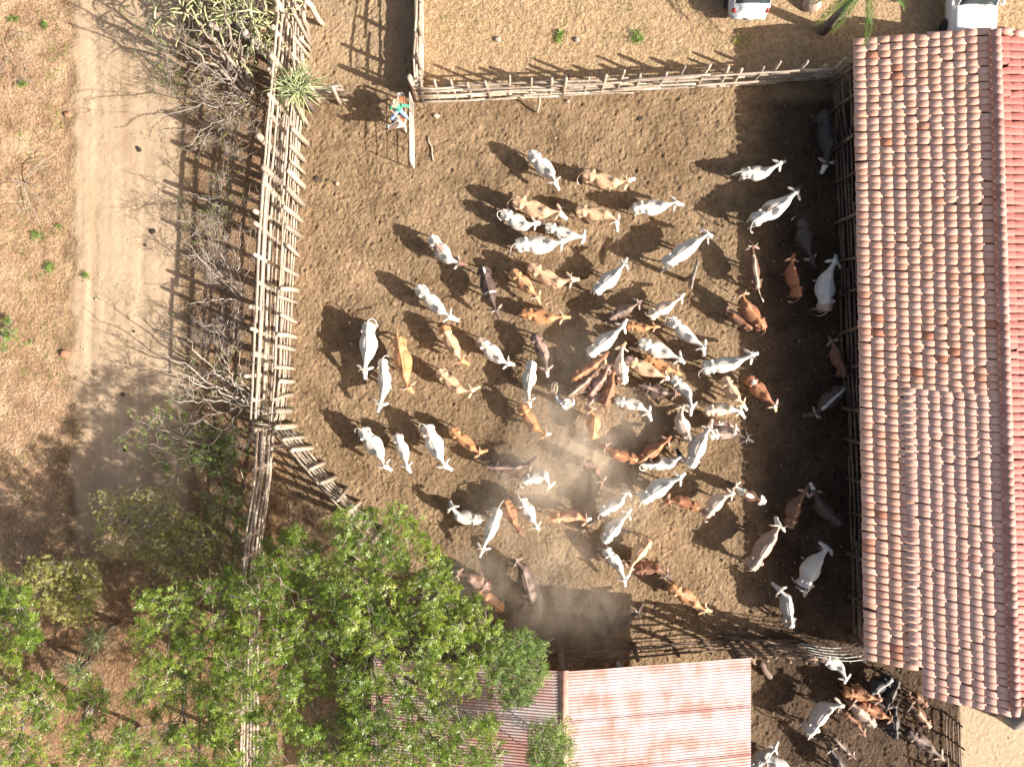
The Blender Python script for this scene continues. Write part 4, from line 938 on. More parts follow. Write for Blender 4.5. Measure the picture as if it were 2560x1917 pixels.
def hand(mb, wrist, direction, curl, side):
    """palm, four unequal curled fingers and a thumb; direction = unit vector, curl = unit vector the fingers close towards"""
    d = np.asarray(direction, float); d /= np.linalg.norm(d); c = np.asarray(curl, float); c = c - d * c.dot(d); c /= np.linalg.norm(c); s = np.cross(d, c) * side
    w_ = np.asarray(wrist, float)
    mb.tube([w_, w_ + d * .03, w_ + d * .075, w_ + d * .095], [.026, .036, .040, .034], 8, True, .5)
    for j, L in enumerate((.070, .080, .074, .058)):
        b = w_ + d * .088 + s * (-.030 + .020 * j)
        mb.tube([b, b + d * L * .42, b + d * L * .62 + c * L * .42, b + d * L * .45 + c * L * .80], [.0105, .0100, .0092, .0080], 6)
    b = w_ + d * .03 - s * .030
    mb.tube([b, b - s * .028 + d * .022, b - s * .034 + d * .050 + c * .02, b - s * .020 + d * .066 + c * .04], [.014, .0125, .0115, .009], 6)
def person(label, root, J, shirt, legs, hat, hatr, boots=True, group=None, face=0.0):
    """J: joints in world space"""
    root = np.asarray(root, float)
    J = {k: np.asarray(v, float) for k, v in J.items()}
    mb = MB()
    sh = (J['shl'] + J['shr']) / 2
    mb.loft([[p + np.array([math.cos(a) * rx * ux[0] + math.sin(a) * ry * uy[0], math.cos(a) * rx * ux[1] + math.sin(a) * ry * uy[1], 0]) for a in np.linspace(0, 2 * math.pi, 14, endpoint=False)] for p, rx, ry in
             ((J['hip'] + (0, 0, -.06), .15, .11), (J['hip'] + (0, 0, .06), .165, .12), (lerp3(J['hip'], sh, .4), .14, .10), (lerp3(J['hip'], sh, .72), .175, .115), (lerp3(J['hip'], sh, .95), .18, .105), (sh + (0, 0, .05), .07, .06)) for ux, uy in [(np.append((J['shr'] - J['shl'])[:2] / np.linalg.norm((J['shr'] - J['shl'])[:2]), 0), np.array([-(J['shr'] - J['shl'])[1], (J['shr'] - J['shl'])[0]]) / np.linalg.norm((J['shr'] - J['shl'])[:2]))]])
    mb.tube([sh + (0, 0, .0), J['head'] + (0, 0, -.06)], [.062, .055], 10)
    f = np.array([math.cos(face), math.sin(face), 0.0]); l = np.array([-f[1], f[0], 0])
    h = J['head']; rot = np.stack([f, l, np.array([0, 0, 1.0])], 1)
    mb.ellipsoid(h + (0, 0, .045), (.098, .078, .108), rot=rot); mb.ellipsoid(h + f * .035 + (0, 0, -.035), (.062, .056, .07), rot=rot)
    mb.ellipsoid(h + f * .10 + (0, 0, .0), (.022, .013, .028), rot=rot)          # nose
    mb.ellipsoid(h + f * .082 + (0, 0, -.048), (.016, .026, .009), rot=rot)      # lips
    for s in (1, -1):
        mb.ellipsoid(h + l * .08 * s + (0, 0, .01), (.020, .012, .032), rot=rot)   # ears
        mb.ellipsoid(h + f * .084 + l * .032 * s + (0, 0, .035), (.014, .018, .009), rot=rot)  # brow
    for s, q in ((1, 'l'), (-1, 'r')):
        mb.tube([J['sh' + q], lerp3(J['sh' + q], J['el' + q], .5), J['el' + q], lerp3(J['el' + q], J['wr' + q], .4), J['wr' + q]], [.056, .050, .040, .040, .026], 9)
        hd = J['wr' + q] - J['el' + q]; hand(mb, J['wr' + q], hd, J.get('curl', np.array([0, 0, -1.0])), s)
        mb.tube([J['hip'] + (J['kn' + q] - J['hip']) * .12, lerp3(J['hip'], J['kn' + q], .5), J['kn' + q], lerp3(J['kn' + q], J['an' + q], .35), J['an' + q]], [.09, .082, .056, .058, .038], 10)
        fd = J.get('foot', f); mb.tube([J['an' + q] + (0, 0, -.02), J['an' + q] + fd * .08 + (0, 0, -.055), J['an' + q] + fd * .19 + (0, 0, -.065)], [.04, .042, .032], 8, True, .8)
    V, FS = remesh(mb, 0.0095, 2, .5)
    me = mesh_np('person', V - root, FS, True); me.materials.append(M['skin']); o = bpy.data.objects.new('person', me); COL.objects.link(o); o.location = root; tag(o, label, 'person', group)
    # eyes
    for s in (1, -1):
        e = MB(); e.ellipsoid(h + f * .088 + l * .031 * s + (0, 0, .018), (.009, .011, .009), 8, 6); e.build('eye', M['hair'], o, tuple(root), True)
    e = MB(); e.ellipsoid(h - f * .012 + (0, 0, .055), (.104, .086, .108), 14, 10, rot); V2 = np.vstack(e.V); e.build('hair', M['hair'], o, tuple(root), True)
    # shirt
    mb = MB(); ux = (J['shr'] - J['shl'])[:2]; ux = ux / np.linalg.norm(ux); uy = np.array([-ux[1], ux[0]])
    mb.loft([[p + np.array([math.cos(a) * rx * ux[0] + math.sin(a) * ry * uy[0], math.cos(a) * rx * ux[1] + math.sin(a) * ry * uy[1], 0]) for a in np.linspace(0, 2 * math.pi, 14, endpoint=False)] for p, rx, ry in
             ((J['hip'] + (0, 0, -.08), .185, .145), (J['hip'] + (0, 0, .06), .18, .135), (lerp3(J['hip'], sh, .4), .165, .125), (lerp3(J['hip'], sh, .72), .20, .14), (lerp3(J['hip'], sh, .95), .205, .13), (sh + (0, 0, .055), .10, .085))])
    for q in 'lr':
        mb.tube([J['sh' + q], lerp3(J['sh' + q], J['el' + q], .5), J['el' + q], lerp3(J['el' + q], J['wr' + q], .8 if shirt == 'shirt_pale' else .12)], [.084, .074, .062, .050], 9)
    V, FS = remesh(mb, 0.014, 3, .6)
    nz = (fbm(V[:, 0] * 3 + 5, V[:, 1] * 3 + V[:, 2] * 2, .22, 3) - .5) * .02; V[:, 2] += nz
    me = mesh_np('shirt', V - root, FS, True); me.materials.append(M[shirt]); c_ = bpy.data.objects.new('shirt', me); COL.objects.link(c_); c_.parent = o
    mb = MB()
    mb.ellipsoid(J['hip'] + (0, 0, -.03), (.165, .15, .11))
    for q in 'lr': mb.tube([J['hip'] + (J['kn' + q] - J['hip']) * .10, lerp3(J['hip'], J['kn' + q], .5), J['kn' + q], lerp3(J['kn' + q], J['an' + q], .5), J['an' + q] + (0, 0, .02)], [.115, .10, .076, .070, .060], 10)
    V, FS = remesh(mb, 0.014, 3, .6); me = mesh_np('trousers', V - root, FS, True); me.materials.append(M[legs]); c_ = bpy.data.objects.new('trousers', me); COL.objects.link(c_); c_.parent = o
    for q in 'lr':
        fd = J.get('foot', f); b = MB(); b.tube([J['an' + q] + (0, 0, .12), J['an' + q] + (0, 0, -.02), J['an' + q] + fd * .08 + (0, 0, -.055), J['an' + q] + fd * .21 + (0, 0, -.062)], [.056, .052, .050, .036], 9, True, .85); b.build('boot', M['leather'], o, tuple(root), True)
    # hat: crown with a dent and a rolled brim
    mb = MB(); tilt = f * .02; rings = []
    for (rr, zz) in ((.02, .135), (.06, .150), (.088, .158), (.100, .135), (.108, .06), (.112, .035), (.15, .028), (hatr * .85, .038), (hatr, .062), (hatr * 1.0, .052), (hatr * .85, .024), (.11, .018)):
        ring = []
        for a in np.linspace(0, 2 * math.pi, 24, endpoint=False):
            ex = 1.12; wv = (.045 * abs(math.sin(a)) ** 2 if rr > .14 else (-.018 if rr < .07 else 0)); ring.append(h + f * rr * ex * math.cos(a) + l * rr * math.sin(a) * (.93 if rr > .14 else 1) + np.array([0, 0, zz + .055 + wv]))
        rings.append(ring)
    mb.loft(rings); mb.build('hat', M[hat], o, tuple(root), True)
    return o

# horse
def horse_base():
    R = [(-0.08, .06, 1.36, 1.10, 1.0), (0.0, .19, 1.44, .92, .9), (.12, .26, 1.48, .82, .9), (.28, .29, 1.49, .78, .95), (.45, .275, 1.45, .76, 1.0), (.65, .30, 1.42, .72, 1.0), (.85, .30, 1.42, .72, 1.0), (1.05, .27, 1.45, .74, 1.1), (1.22, .25, 1.50, .80, 1.2),
         (1.36, .20, 1.53, .92, 1.2), (1.50, .15, 1.58, 1.06, 1.1), (1.66, .115, 1.65, 1.22, 1.1), (1.82, .095, 1.72, 1.38, 1.0), (1.94, .09, 1.76, 1.48, 1.0), (2.04, .10, 1.74, 1.44, 1.0), (2.14, .095, 1.66, 1.36, 1.0), (2.28, .07, 1.52, 1.28, 1.0), (2.42, .055, 1.38, 1.20, 1.0), (2.50, .058, 1.30, 1.16, 1.0), (2.54, .03, 1.26, 1.18, 1.0)]
    A = np.array(R); qs = np.linspace(A[0, 0], A[-1, 0], 60); W, T, Bt, S = [catm(A[:, 0], A[:, i], qs) for i in (1, 2, 3, 4)]; rings = []
    for x, w_, t, b, s in zip(qs, W, T, Bt, S):
        th = np.linspace(0, 2 * np.pi, 20, endpoint=False); c = np.cos(th); sn = np.sin(th); zc = (b + t) / 2
        rings.append(np.stack([np.full(20, x), w_ * np.sign(c) * np.abs(c) ** .9, np.where(sn > 0, zc + (t - zc) * np.abs(sn) ** s, zc - (zc - b) * np.abs(sn) ** .85)], -1))
    mb = MB(); mb.loft(rings)
    for s in (1, -1):
        mb.ellipsoid((.12, .17, 1.12), (.22, .12, .30)); mb.ellipsoid((1.18, .17 * s, 1.16), (.15, .10, .26)); mb.ellipsoid((.14, .17 * s, 1.12), (.22, .12, .30))
        mb.tube([(1.14, .15 * s, 1.0), (1.12, .15 * s, .72), (1.13, .14 * s, .46), (1.11, .14 * s, .16), (1.15, .14 * s, .02)], [.10, .066, .048, .036, .055], 9)
        mb.tube([(.12, .16 * s, 1.05), (.22, .165 * s, .78), (-.02, .15 * s, .54), (.02, .145 * s, .18), (.07, .145 * s, .02)], [.15, .09, .052, .038, .055], 9)
        mb.tube([(1.97, .05 * s, 1.75), (1.98, .065 * s, 1.83), (2.0, .06 * s, 1.90)], [.026, .028, .006], 7)
    return remesh(mb, .022, 3, .5)
def build_horse():
    base = horse_base(); pts_px = [(993, 236), (996, 291), (968, 311), (947, 313)]
    zs = (1.4, 1.5, 1.6, 1.2); g = [G(*p, z) for p, z in zip(pts_px, zs)]; k = .88
    need = (1.22 * k, .72 * k, .40 * k); pts = [g[0]]
    for a in range(3):
        d = g[a + 1][:2] - g[a][:2]; L = np.linalg.norm(d); p = pts[-1][:2] + d / L * need[a] * (1 if a == 0 else .85); pts.append(np.array([p[0], p[1], 0]))
    V = base[0]; x, y, z = V.T; n = len(V); C_ = np.tile(np.array((.80, .77, .73)), (n, 1)); nz = (fbm(x + 3, y + z, .3, 5) - .5) * 2
    def bl(m, col):
        nonlocal C_; m = np.clip(m, 0, 1)[:, None]; C_ = C_ * (1 - m) + np.array(col) * m
    ch = (.30, .11, .045)
    bl(smooth01((.55 - x + nz * .15) / .05) * (np.abs(y) > .05 + nz * .05), ch); bl(smooth01((nz - .25) / .06) * (x < 1.9) * (x > .9), ch); bl(smooth01((x - 1.98) / .06) * (np.abs(y) > .035), ch); bl(smooth01((.14 - z) / .05), (.05, .04, .035))
    o, fr = place_quad(base, (0.0, 1.22, 1.94, 2.52), pts, k, 'horse', M['hide'], C_, 0.0, (.12, -.10))
    tag(o, 'chestnut and white pinto horse carrying the rider at the open gate', 'horse')
    def hair(name, rows, r0, m_):
        mb = MB()
        for q in rows: mb.tube(np.array([fr(*p) for p in q]), r0, 5)
        h = mb.build(name, m_, None, tuple(o.location), True); h.parent = o; h.location = (0, 0, 0)
    M['mane'] = plain('dark_mane', (.10, .06, .045), .6, .4, 40, .3); M['tailhair'] = plain('streaked_tail', (.36, .33, .34), .6, .6, 30, .3)
    rnd = random.Random(4)
    hair('mane', [[(xx, .01, zt), (xx + .01, .07 + rnd.random() * .03, zt - .03), (xx - .02, .12 + rnd.random() * .03, zt - .14), (xx - .03, .13, zt - .24)] for xx, zt in [(1.34 + i * .022, 1.535 + i * .0086) for i in range(28)]], [.018, .018, .014, .004], M['mane'])
    hair('tail', [[(-.06, rnd.gauss(0, .015), 1.38), (-.18, rnd.gauss(0, .03), 1.34), (-.30, rnd.gauss(.03, .05), 1.12), (-.34, rnd.gauss(.05, .07), .80), (-.33, rnd.gauss(.05, .08), .5)] for i in range(22)], [.022, .022, .02, .016, .004], M['tailhair'])
    mb = MB(); rings = []
    for xx, zz, ww in ((.48, 1.50, .20), (.54, 1.50, .27), (.66, 1.45, .29), (.80, 1.45, .29), (.92, 1.50, .26), (.98, 1.58, .10), (1.0, 1.62, .04)):
        rings.append([fr(xx, ww * math.cos(a), zz - .30 * (1 - math.sin(a)) * (ww > .15) + .03) for a in np.linspace(0, math.pi, 12)] + [fr(xx, ww * .93 * math.cos(a), zz - .32 * (1 - math.sin(a)) * (ww > .15) - .01) for a in np.linspace(math.pi, 0, 12)])
    mb.loft(rings); s = mb.build('saddle', M['leather'], None, tuple(o.location), True); s.parent = o; s.location = (0, 0, 0)
    mb = MB(); mb.tube([fr(2.20, 0.07, 1.50), fr(2.0, .16, 1.50), fr(1.6, .19, 1.50), fr(1.25, .10, 1.62), fr(1.02, .02, 1.70)], .008, 5); s = mb.build('rein', M['leather'], None, tuple(o.location), True); s.parent = o; s.location = (0, 0, 0)
    return o, fr, k
horse, hfr, hk = build_horse()
seat = hfr(.70, 0, 1.60); fdir = hfr(1.1, 0, 1.5) - hfr(.3, 0, 1.5); fdir[2] = 0; fdir /= np.linalg.norm(fdir); ldir = np.array([-fdir[1], fdir[0], 0]); Z3 = np.array([0, 0, 1.0])
hipj = seat + Z3 * .06; shc = hipj + Z3 * .47 + fdir * .04
gate_p = G(1031, 282, 1.30)
Jr = dict(hip=hipj, shl=shc + ldir * .19, shr=shc - ldir * .19, head=shc + Z3 * .22 + fdir * .06,
          ell=shc + ldir * .19 + fdir * .05 + ldir * .33 - Z3 * .12, elr=shc - ldir * .30 - Z3 * .24 + fdir * .05,
          wrl=None, wrr=shc - ldir * .12 - Z3 * .34 + fdir * .26,
          knl=hipj + ldir * .33 + fdir * .34 - Z3 * .18, knr=hipj - ldir * .33 + fdir * .34 - Z3 * .18, anl=hipj + ldir * .36 + fdir * .22 - Z3 * .60, anr=hipj - ldir * .36 + fdir * .22 - Z3 * .60)
tg = gate_p - Jr['ell']; Jr['wrl'] = Jr['ell'] + tg / np.linalg.norm(tg) * min(.27, np.linalg.norm(tg) * .75)
person('person in a green shirt, jeans and tan cap riding the pinto horse', (hipj[0], hipj[1], 0), Jr, 'shirt_green', 'jeans', 'tan_cap', .17, face=math.atan2(fdir[1], fdir[0]))
# herder on foot
hp = G(1413, 1010, 0.95); rt = np.array([.93, -.36, 0]); fw = np.array([.28, .96, 0]); fw = fw / np.linalg.norm(fw); rt = np.array([fw[1], -fw[0], 0])
hip = np.array([hp[0], hp[1], .92]); shc = hip + Z3 * .50 + fw * .02
Jh = dict(hip=hip, shl=shc - rt * .19, shr=shc + rt * .19, head=shc + Z3 * .23, ell=shc - rt * .40 - Z3 * .16 + fw * .05, elr=shc + rt * .32 - Z3 * .22 + fw * .10,
          wrl=shc - rt * .52 - Z3 * .26 + fw * .24, wrr=shc + rt * .22 - Z3 * .22 + fw * .33,
          knl=hip - rt * .13 + fw * .08 - Z3 * .44, knr=hip + rt * .13 - fw * .02 - Z3 * .44, anl=hip - rt * .18 + fw * .02 - Z3 * .84, anr=hip + rt * .16 - fw * .12 - Z3 * .84)
person('person in a pale blue shirt and white straw hat herding cattle on foot', (hip[0], hip[1], 0), Jh, 'shirt_pale', 'trousers', 'straw_hat', .21, face=math.atan2(fw[1], fw[0]))
wl = Jh['wrl'] + (Jh['wrl'] - Jh['ell']) / np.linalg.norm(Jh['wrl'] - Jh['ell']) * .09; wr = Jh['wrr'] + (Jh['wrr'] - Jh['elr']) / np.linalg.norm(Jh['wrr'] - Jh['elr']) * .09
mb = MB(); rnd = random.Random(8)
for i in range(4):
    a = np.linspace(0, 2 * math.pi, 20); w0 = .055 + .012 * i
    mb.tube([wl + (fw * .9 - rt * .1) * (.22 + .22 * math.cos(t + math.pi)) + (rt * w0) * math.sin(t) - Z3 * (.05 + .10 * (1 - math.cos(t))) for t in a], .011, 5, False)
mb.tube([wl, wl - rt * .16 + fw * .10 - Z3 * .1, wl - rt * .24 + fw * .30 - Z3 * .2, wl - rt * .16 + fw * .44 - Z3 * .2, wl + fw * .46 - Z3 * .1], .009, 5)
tag(mb.build('rope', M['rope'], None, tuple(wl), True), 'coiled pale rope in the left hand of the herder', 'rope')
mb = MB(); mb.tube([wr - rt * .12 - fw * .10, wr, wr + rt * .20 + fw * .16 + Z3 * .05, wr + rt * .52 + fw * .34 + Z3 * .12], [.014, .014, .016, .010], 6)
tag(mb.build('stick', M['bark_pale'], None, tuple(wr), True), 'pale herding stick in the right hand of the herder', 'stick')

# ------------------------------------------------------------------ vehicles
def vehicle(name, label, cat, px, py, zref, heading, L, Wd, kind, paint_c, plate=None):
    """px, py: where the lower end of the body shows; body local x forward, y left"""
    P0 = G(px, py, zref); ca, sa = math.cos(heading), math.sin(heading)
    fwd = np.array([ca, sa, 0]); lf = np.array([-sa, ca, 0])
    down = np.array([0, -1.0, 0]); sgn = 1 if fwd[1] < 0 else -1
    org = P0 * (1, 1, 0) - fwd * sgn * L / 2
    o = thing(name, tuple(org), label, cat)
    T = lambda x, y, z: org + fwd * x + lf * y + np.array([0, 0, z])
    bm = plain(name + '_paint', paint_c, .28, .04, 5, 0, 0.0, .6); gl = plain(name + '_glass', (.035, .05, .055), .05, .1, 4, 0, 0, 0); bk = plain(name + '_rubber', (.03, .03, .03), .8, .2, 20, .1)
    h = L / 2; w_ = Wd / 2
    def ring(x, prof): return [T(x, y, z) for y, z in prof]
    def sec(x, w, top, low=.38, cr=.06):
        return (x, [(w * .96, low), (w, low + .2), (w, top - .28), (w * .965, top - .07), (w * .80, top), (w * .4, top + cr * .6), (0, top + cr * .7), (-w * .4, top + cr * .6), (-w * .80, top), (-w * .965, top - .07), (-w, top - .28), (-w, low + .2), (-w * .96, low)])
    if kind == 'pickup': S = [sec(-h, w_ * .93, .98), sec(-h + .06, w_, 1.02), sec(-h * .2, w_, 1.04), sec(h * .15, w_, 1.08), sec(h * .42, w_, 1.10), sec(h * .75, w_ * .99, 1.05), sec(h - .16, w_ * .95, .98), sec(h - .03, w_ * .88, .84), sec(h, w_ * .84, .72)]
    else: S = [sec(-h, w_ * .80, .72), sec(-h + .05, w_ * .90, .92), sec(-h + .22, w_ * .97, 1.02), sec(-h * .2, w_, 1.0), sec(h * .35, w_, 1.02), sec(h * .75, w_ * .96, .95), sec(h - .08, w_ * .84, .76), sec(h, w_ * .75, .66)]
    mb = MB(); mb.loft([ring(x, p) for x, p in S]); b = mb.build('body', bm, o, ploc(o), True)
    # cabin
    if kind == 'pickup': c0, c1, c2, c3 = h * .42, h * .20, -h * .12, -h * .22
    else: c0, c1, c2, c3 = h * .42, h * .12, -h * .60, -h * .86
    zt = 1.72 if kind == 'pickup' else 1.62; zb = 1.07 if kind == 'pickup' else 1.0
    mb = MB(); mb.loft([[T(c0, y * w_ * .86, zb) for y in (1, .5, 0, -.5, -1)] + [T(c0 - .02, y * w_ * .86, zb - .05) for y in (-1, 0, 1)],
                        [T(c1, y * w_ * .74, zt - abs(y) * .04) for y in (1, .5, 0, -.5, -1)] + [T(c1 - .03, y * w_ * .74, zt - .1) for y in (-1, 0, 1)],
                        [T(c2, y * w_ * .74, zt - abs(y) * .04) for y in (1, .5, 0, -.5, -1)] + [T(c2 + .03, y * w_ * .74, zt - .1) for y in (-1, 0, 1)],
                        [T(c3, y * w_ * .84, zb + .05) for y in (1, .5, 0, -.5, -1)] + [T(c3 + .03, y * w_ * .84, zb) for y in (-1, 0, 1)]])
    mb.build('windows', gl, o, ploc(o))
    mb = MB(); mb.loft([[T(x, y * w_ * .755, zt + .022 - abs(y) * .045) for y in np.linspace(1, -1, 7)] + [T(x, y * w_ * .755, zt - .03) for y in (-1, 1)] for x in (c1 + .03, (c1 + c2) / 2, c2 - .02)]); mb.build('roof', bm, o, ploc(o), True)
    for s in (1, -1):
        for (xa, za, xb, zb2) in ((c0, zb + .01, c1, zt), (c3, zb + .05, c2, zt)):
            mb = MB(); mb.tube([T(xa, s * w_ * .865, za), T(xb, s * w_ * .755, zb2)], .035, 6); mb.build('pillar', bm, o, ploc(o), True)
        mb = MB(); mb.ellipsoid(T(c0 - .12, s * (w_ + .12), 1.12), (.09, .12, .09)); mb.tube([T(c0 - .12, s * w_ * .95, 1.06), T(c0 - .12, s * (w_ + .1), 1.1)], .025, 6); mb.build('mirror', bm, o, ploc(o), True)
        for xx in (h * .62, -h * .60):
            mb = MB(); mb.tube([T(xx, s * (w_ - .20), .34), T(xx, s * (w_ - .0), .34)], .34, 20); wv = mb.build('wheel', bk, o, ploc(o), True)
        mb = MB(); mb.ellipsoid(T(h - .08, s * w_ * .66, .78), (.10, .16, .07) if abs(fwd[0]) > .5 else (.16, .10, .07)); mb.build('headlight', plain(name + '_lamp', (.6, .6, .6), .1, .05, 5, 0), o, ploc(o), True)
        mb = MB(); mb.ellipsoid(T(-h + .10, s * w_ * .80, .86), (.10, .10, .12)); mb.build('tail_light', plain(name + '_tail', (.35, .03, .02), .2, .05, 5, 0), o, ploc(o), True)
        mb = MB(); mb.tube([T(c0 + .05, s * .10, zb + .035), T(c0 - .03, s * .10 + .32, zb + .11)], .012, 5); mb.build('wiper', bk, o, ploc(o))
    mb = MB(); mb.tube([T(h + .03, y, .48) for y in np.linspace(-w_ * .8, w_ * .8, 5)], .07, 8); mb.build('bumper', bk if kind != 'pickup' else bm, o, ploc(o), True)
    mb = MB(); mb.tube([T(-h - .05, y, .55) for y in np.linspace(-w_ * .82, w_ * .82, 5)], .085, 8); mb.build('bumper', bm, o, ploc(o), True)
    if plate: mb = MB(); mb.box(T(-h - .15, 0, .60), (.34, .03, .13)); mb.build('number_plate', plain('plate_paint', plate, .5, .05, 5, 0), o, ploc(o))
    if kind == 'pickup':
        mb = MB(); 
        for y in (-.45, .45): mb.tube([T(h * .45, y, 1.115), T(h * .8, y * .9, 1.065)], .012, 5)
        mb.build('hood_crease', bm, o, ploc(o))
    return o
vehicle('pickup_truck', 'white pickup truck parked with its bonnet under the upper end of the barn roof', 'truck', 2431, 112, .8, -math.pi / 2, 5.2, 1.95, 'pickup', (.80, .80, .80))
vehicle('parked_car', 'silver car cut by the top edge of the picture beside a boulder', 'car', 1871, 40, .6, math.pi / 2, 4.2, 1.80, 'suv', (.52, .54, .57), (.75, .62, .5))

# ------------------------------------------------------------------ plants
def batch_tubes(P, R, sides=3):
    """P (N,K,3), R (N,K): many thin stems at once"""
    P = np.asarray(P, float); R = np.asarray(R, float); N, K = P.shape[:2]
    T = np.gradient(P, axis=1); T /= np.linalg.norm(T, axis=2)[..., None] + 1e-9
    ref = np.where(np.abs(T[..., 2:3]) > .9, np.array([1.0, 0, 0]), np.array([0, 0, 1.0]))
    A = np.cross(T, ref); A /= np.linalg.norm(A, axis=2)[..., None] + 1e-9; B = np.cross(T, A)
    th = np.linspace(0, 2 * np.pi, sides, endpoint=False)
    V = P[:, :, None] + R[:, :, None, None] * (np.cos(th)[:, None] * A[:, :, None] + np.sin(th)[:, None] * B[:, :, None])
    idx = np.arange(N * K * sides).reshape(N, K, sides); a = idx[:, :-1]; b = idx[:, 1:]
    q = np.stack([a, np.roll(a, -1, 2), np.roll(b, -1, 2), b], -1).reshape(-1, 4)
    return V.reshape(-1, 3), q
def rosettes(C_, size, nl=7, width=.26, droop=.35, tilt=.5, rng=RNG, tintv=None, jitter=.25):
    """star shaped leaf clusters, C_ (N,3)"""
    N = len(C_); C_ = np.asarray(C_); s = size * rng.uniform(1 - jitter, 1 + jitter, N)
    nrm = np.stack([rng.normal(0, tilt, N), rng.normal(0, tilt, N), np.ones(N)], -1); nrm /= np.linalg.norm(nrm, axis=1)[:, None]
    ref = np.stack([rng.normal(size=N), rng.normal(size=N), rng.normal(size=N) * .2], -1); A = np.cross(nrm, ref); A /= np.linalg.norm(A, axis=1)[:, None]; B = np.cross(nrm, A)
    th = np.linspace(0, 2 * np.pi, nl, endpoint=False)[None] + rng.normal(0, .22, (N, nl)); L = rng.uniform(.7, 1.1, (N, nl)) * s[:, None]
    d = np.cos(th)[..., None] * A[:, None] + np.sin(th)[..., None] * B[:, None]; e = -np.sin(th)[..., None] * A[:, None] + np.cos(th)[..., None] * B[:, None]
    dr = rng.uniform(-.15, droop, (N, nl))[..., None]
    c = C_[:, None]; up = nrm[:, None]; L3 = L[..., None]
    p0 = c + d * L3 * .08; p1 = c + d * L3 * .55 + e * L3 * width * .5 - up * L3 * dr * .15; p2 = c + d * L3 - up * L3 * dr; p3 = c + d * L3 * .55 - e * L3 * width * .5 - up * L3 * dr * .15
    V = np.stack([p0, p1, p2, p3], 2).reshape(-1, 3); q = np.arange(N * nl * 4).reshape(-1, 4)
    t = (rng.random(N) if tintv is None else tintv)[:, None] * .75 + rng.random((N, nl)) * .25
    return V, q, np.repeat(t.reshape(-1), 4)
def inpoly(x, y, poly):
    poly = np.array(poly, float); c = np.zeros(len(x), bool); j = len(poly) - 1
    for i in range(len(poly)):
        xi, yi = poly[i]; xj, yj = poly[j]
        m = ((yi > y) != (yj > y)) & (x < (xj - xi) * (y - yi) / (yj - yi + 1e-9) + xi); c ^= m; j = i
    return c
def limb(a, b, r0, r1, n=7, wig=.12, rnd=random, sag=0.0):
    a = np.asarray(a, float); b = np.asarray(b, float); L = np.linalg.norm(b - a); out = []
    ph = rnd.uniform(0, 6); 
    for i in range(n):
        t = i / (n - 1); p = a * (1 - t) + b * t
        if 0 < i < n - 1: p = p + np.array([rnd.gauss(0, 1), rnd.gauss(0, 1), rnd.gauss(0, .6)]) * wig * L * .12
        p[2] += math.sin(t * math.pi) * sag * L; out.append(p)
    return np.array(out), np.linspace(r0, r1, n)
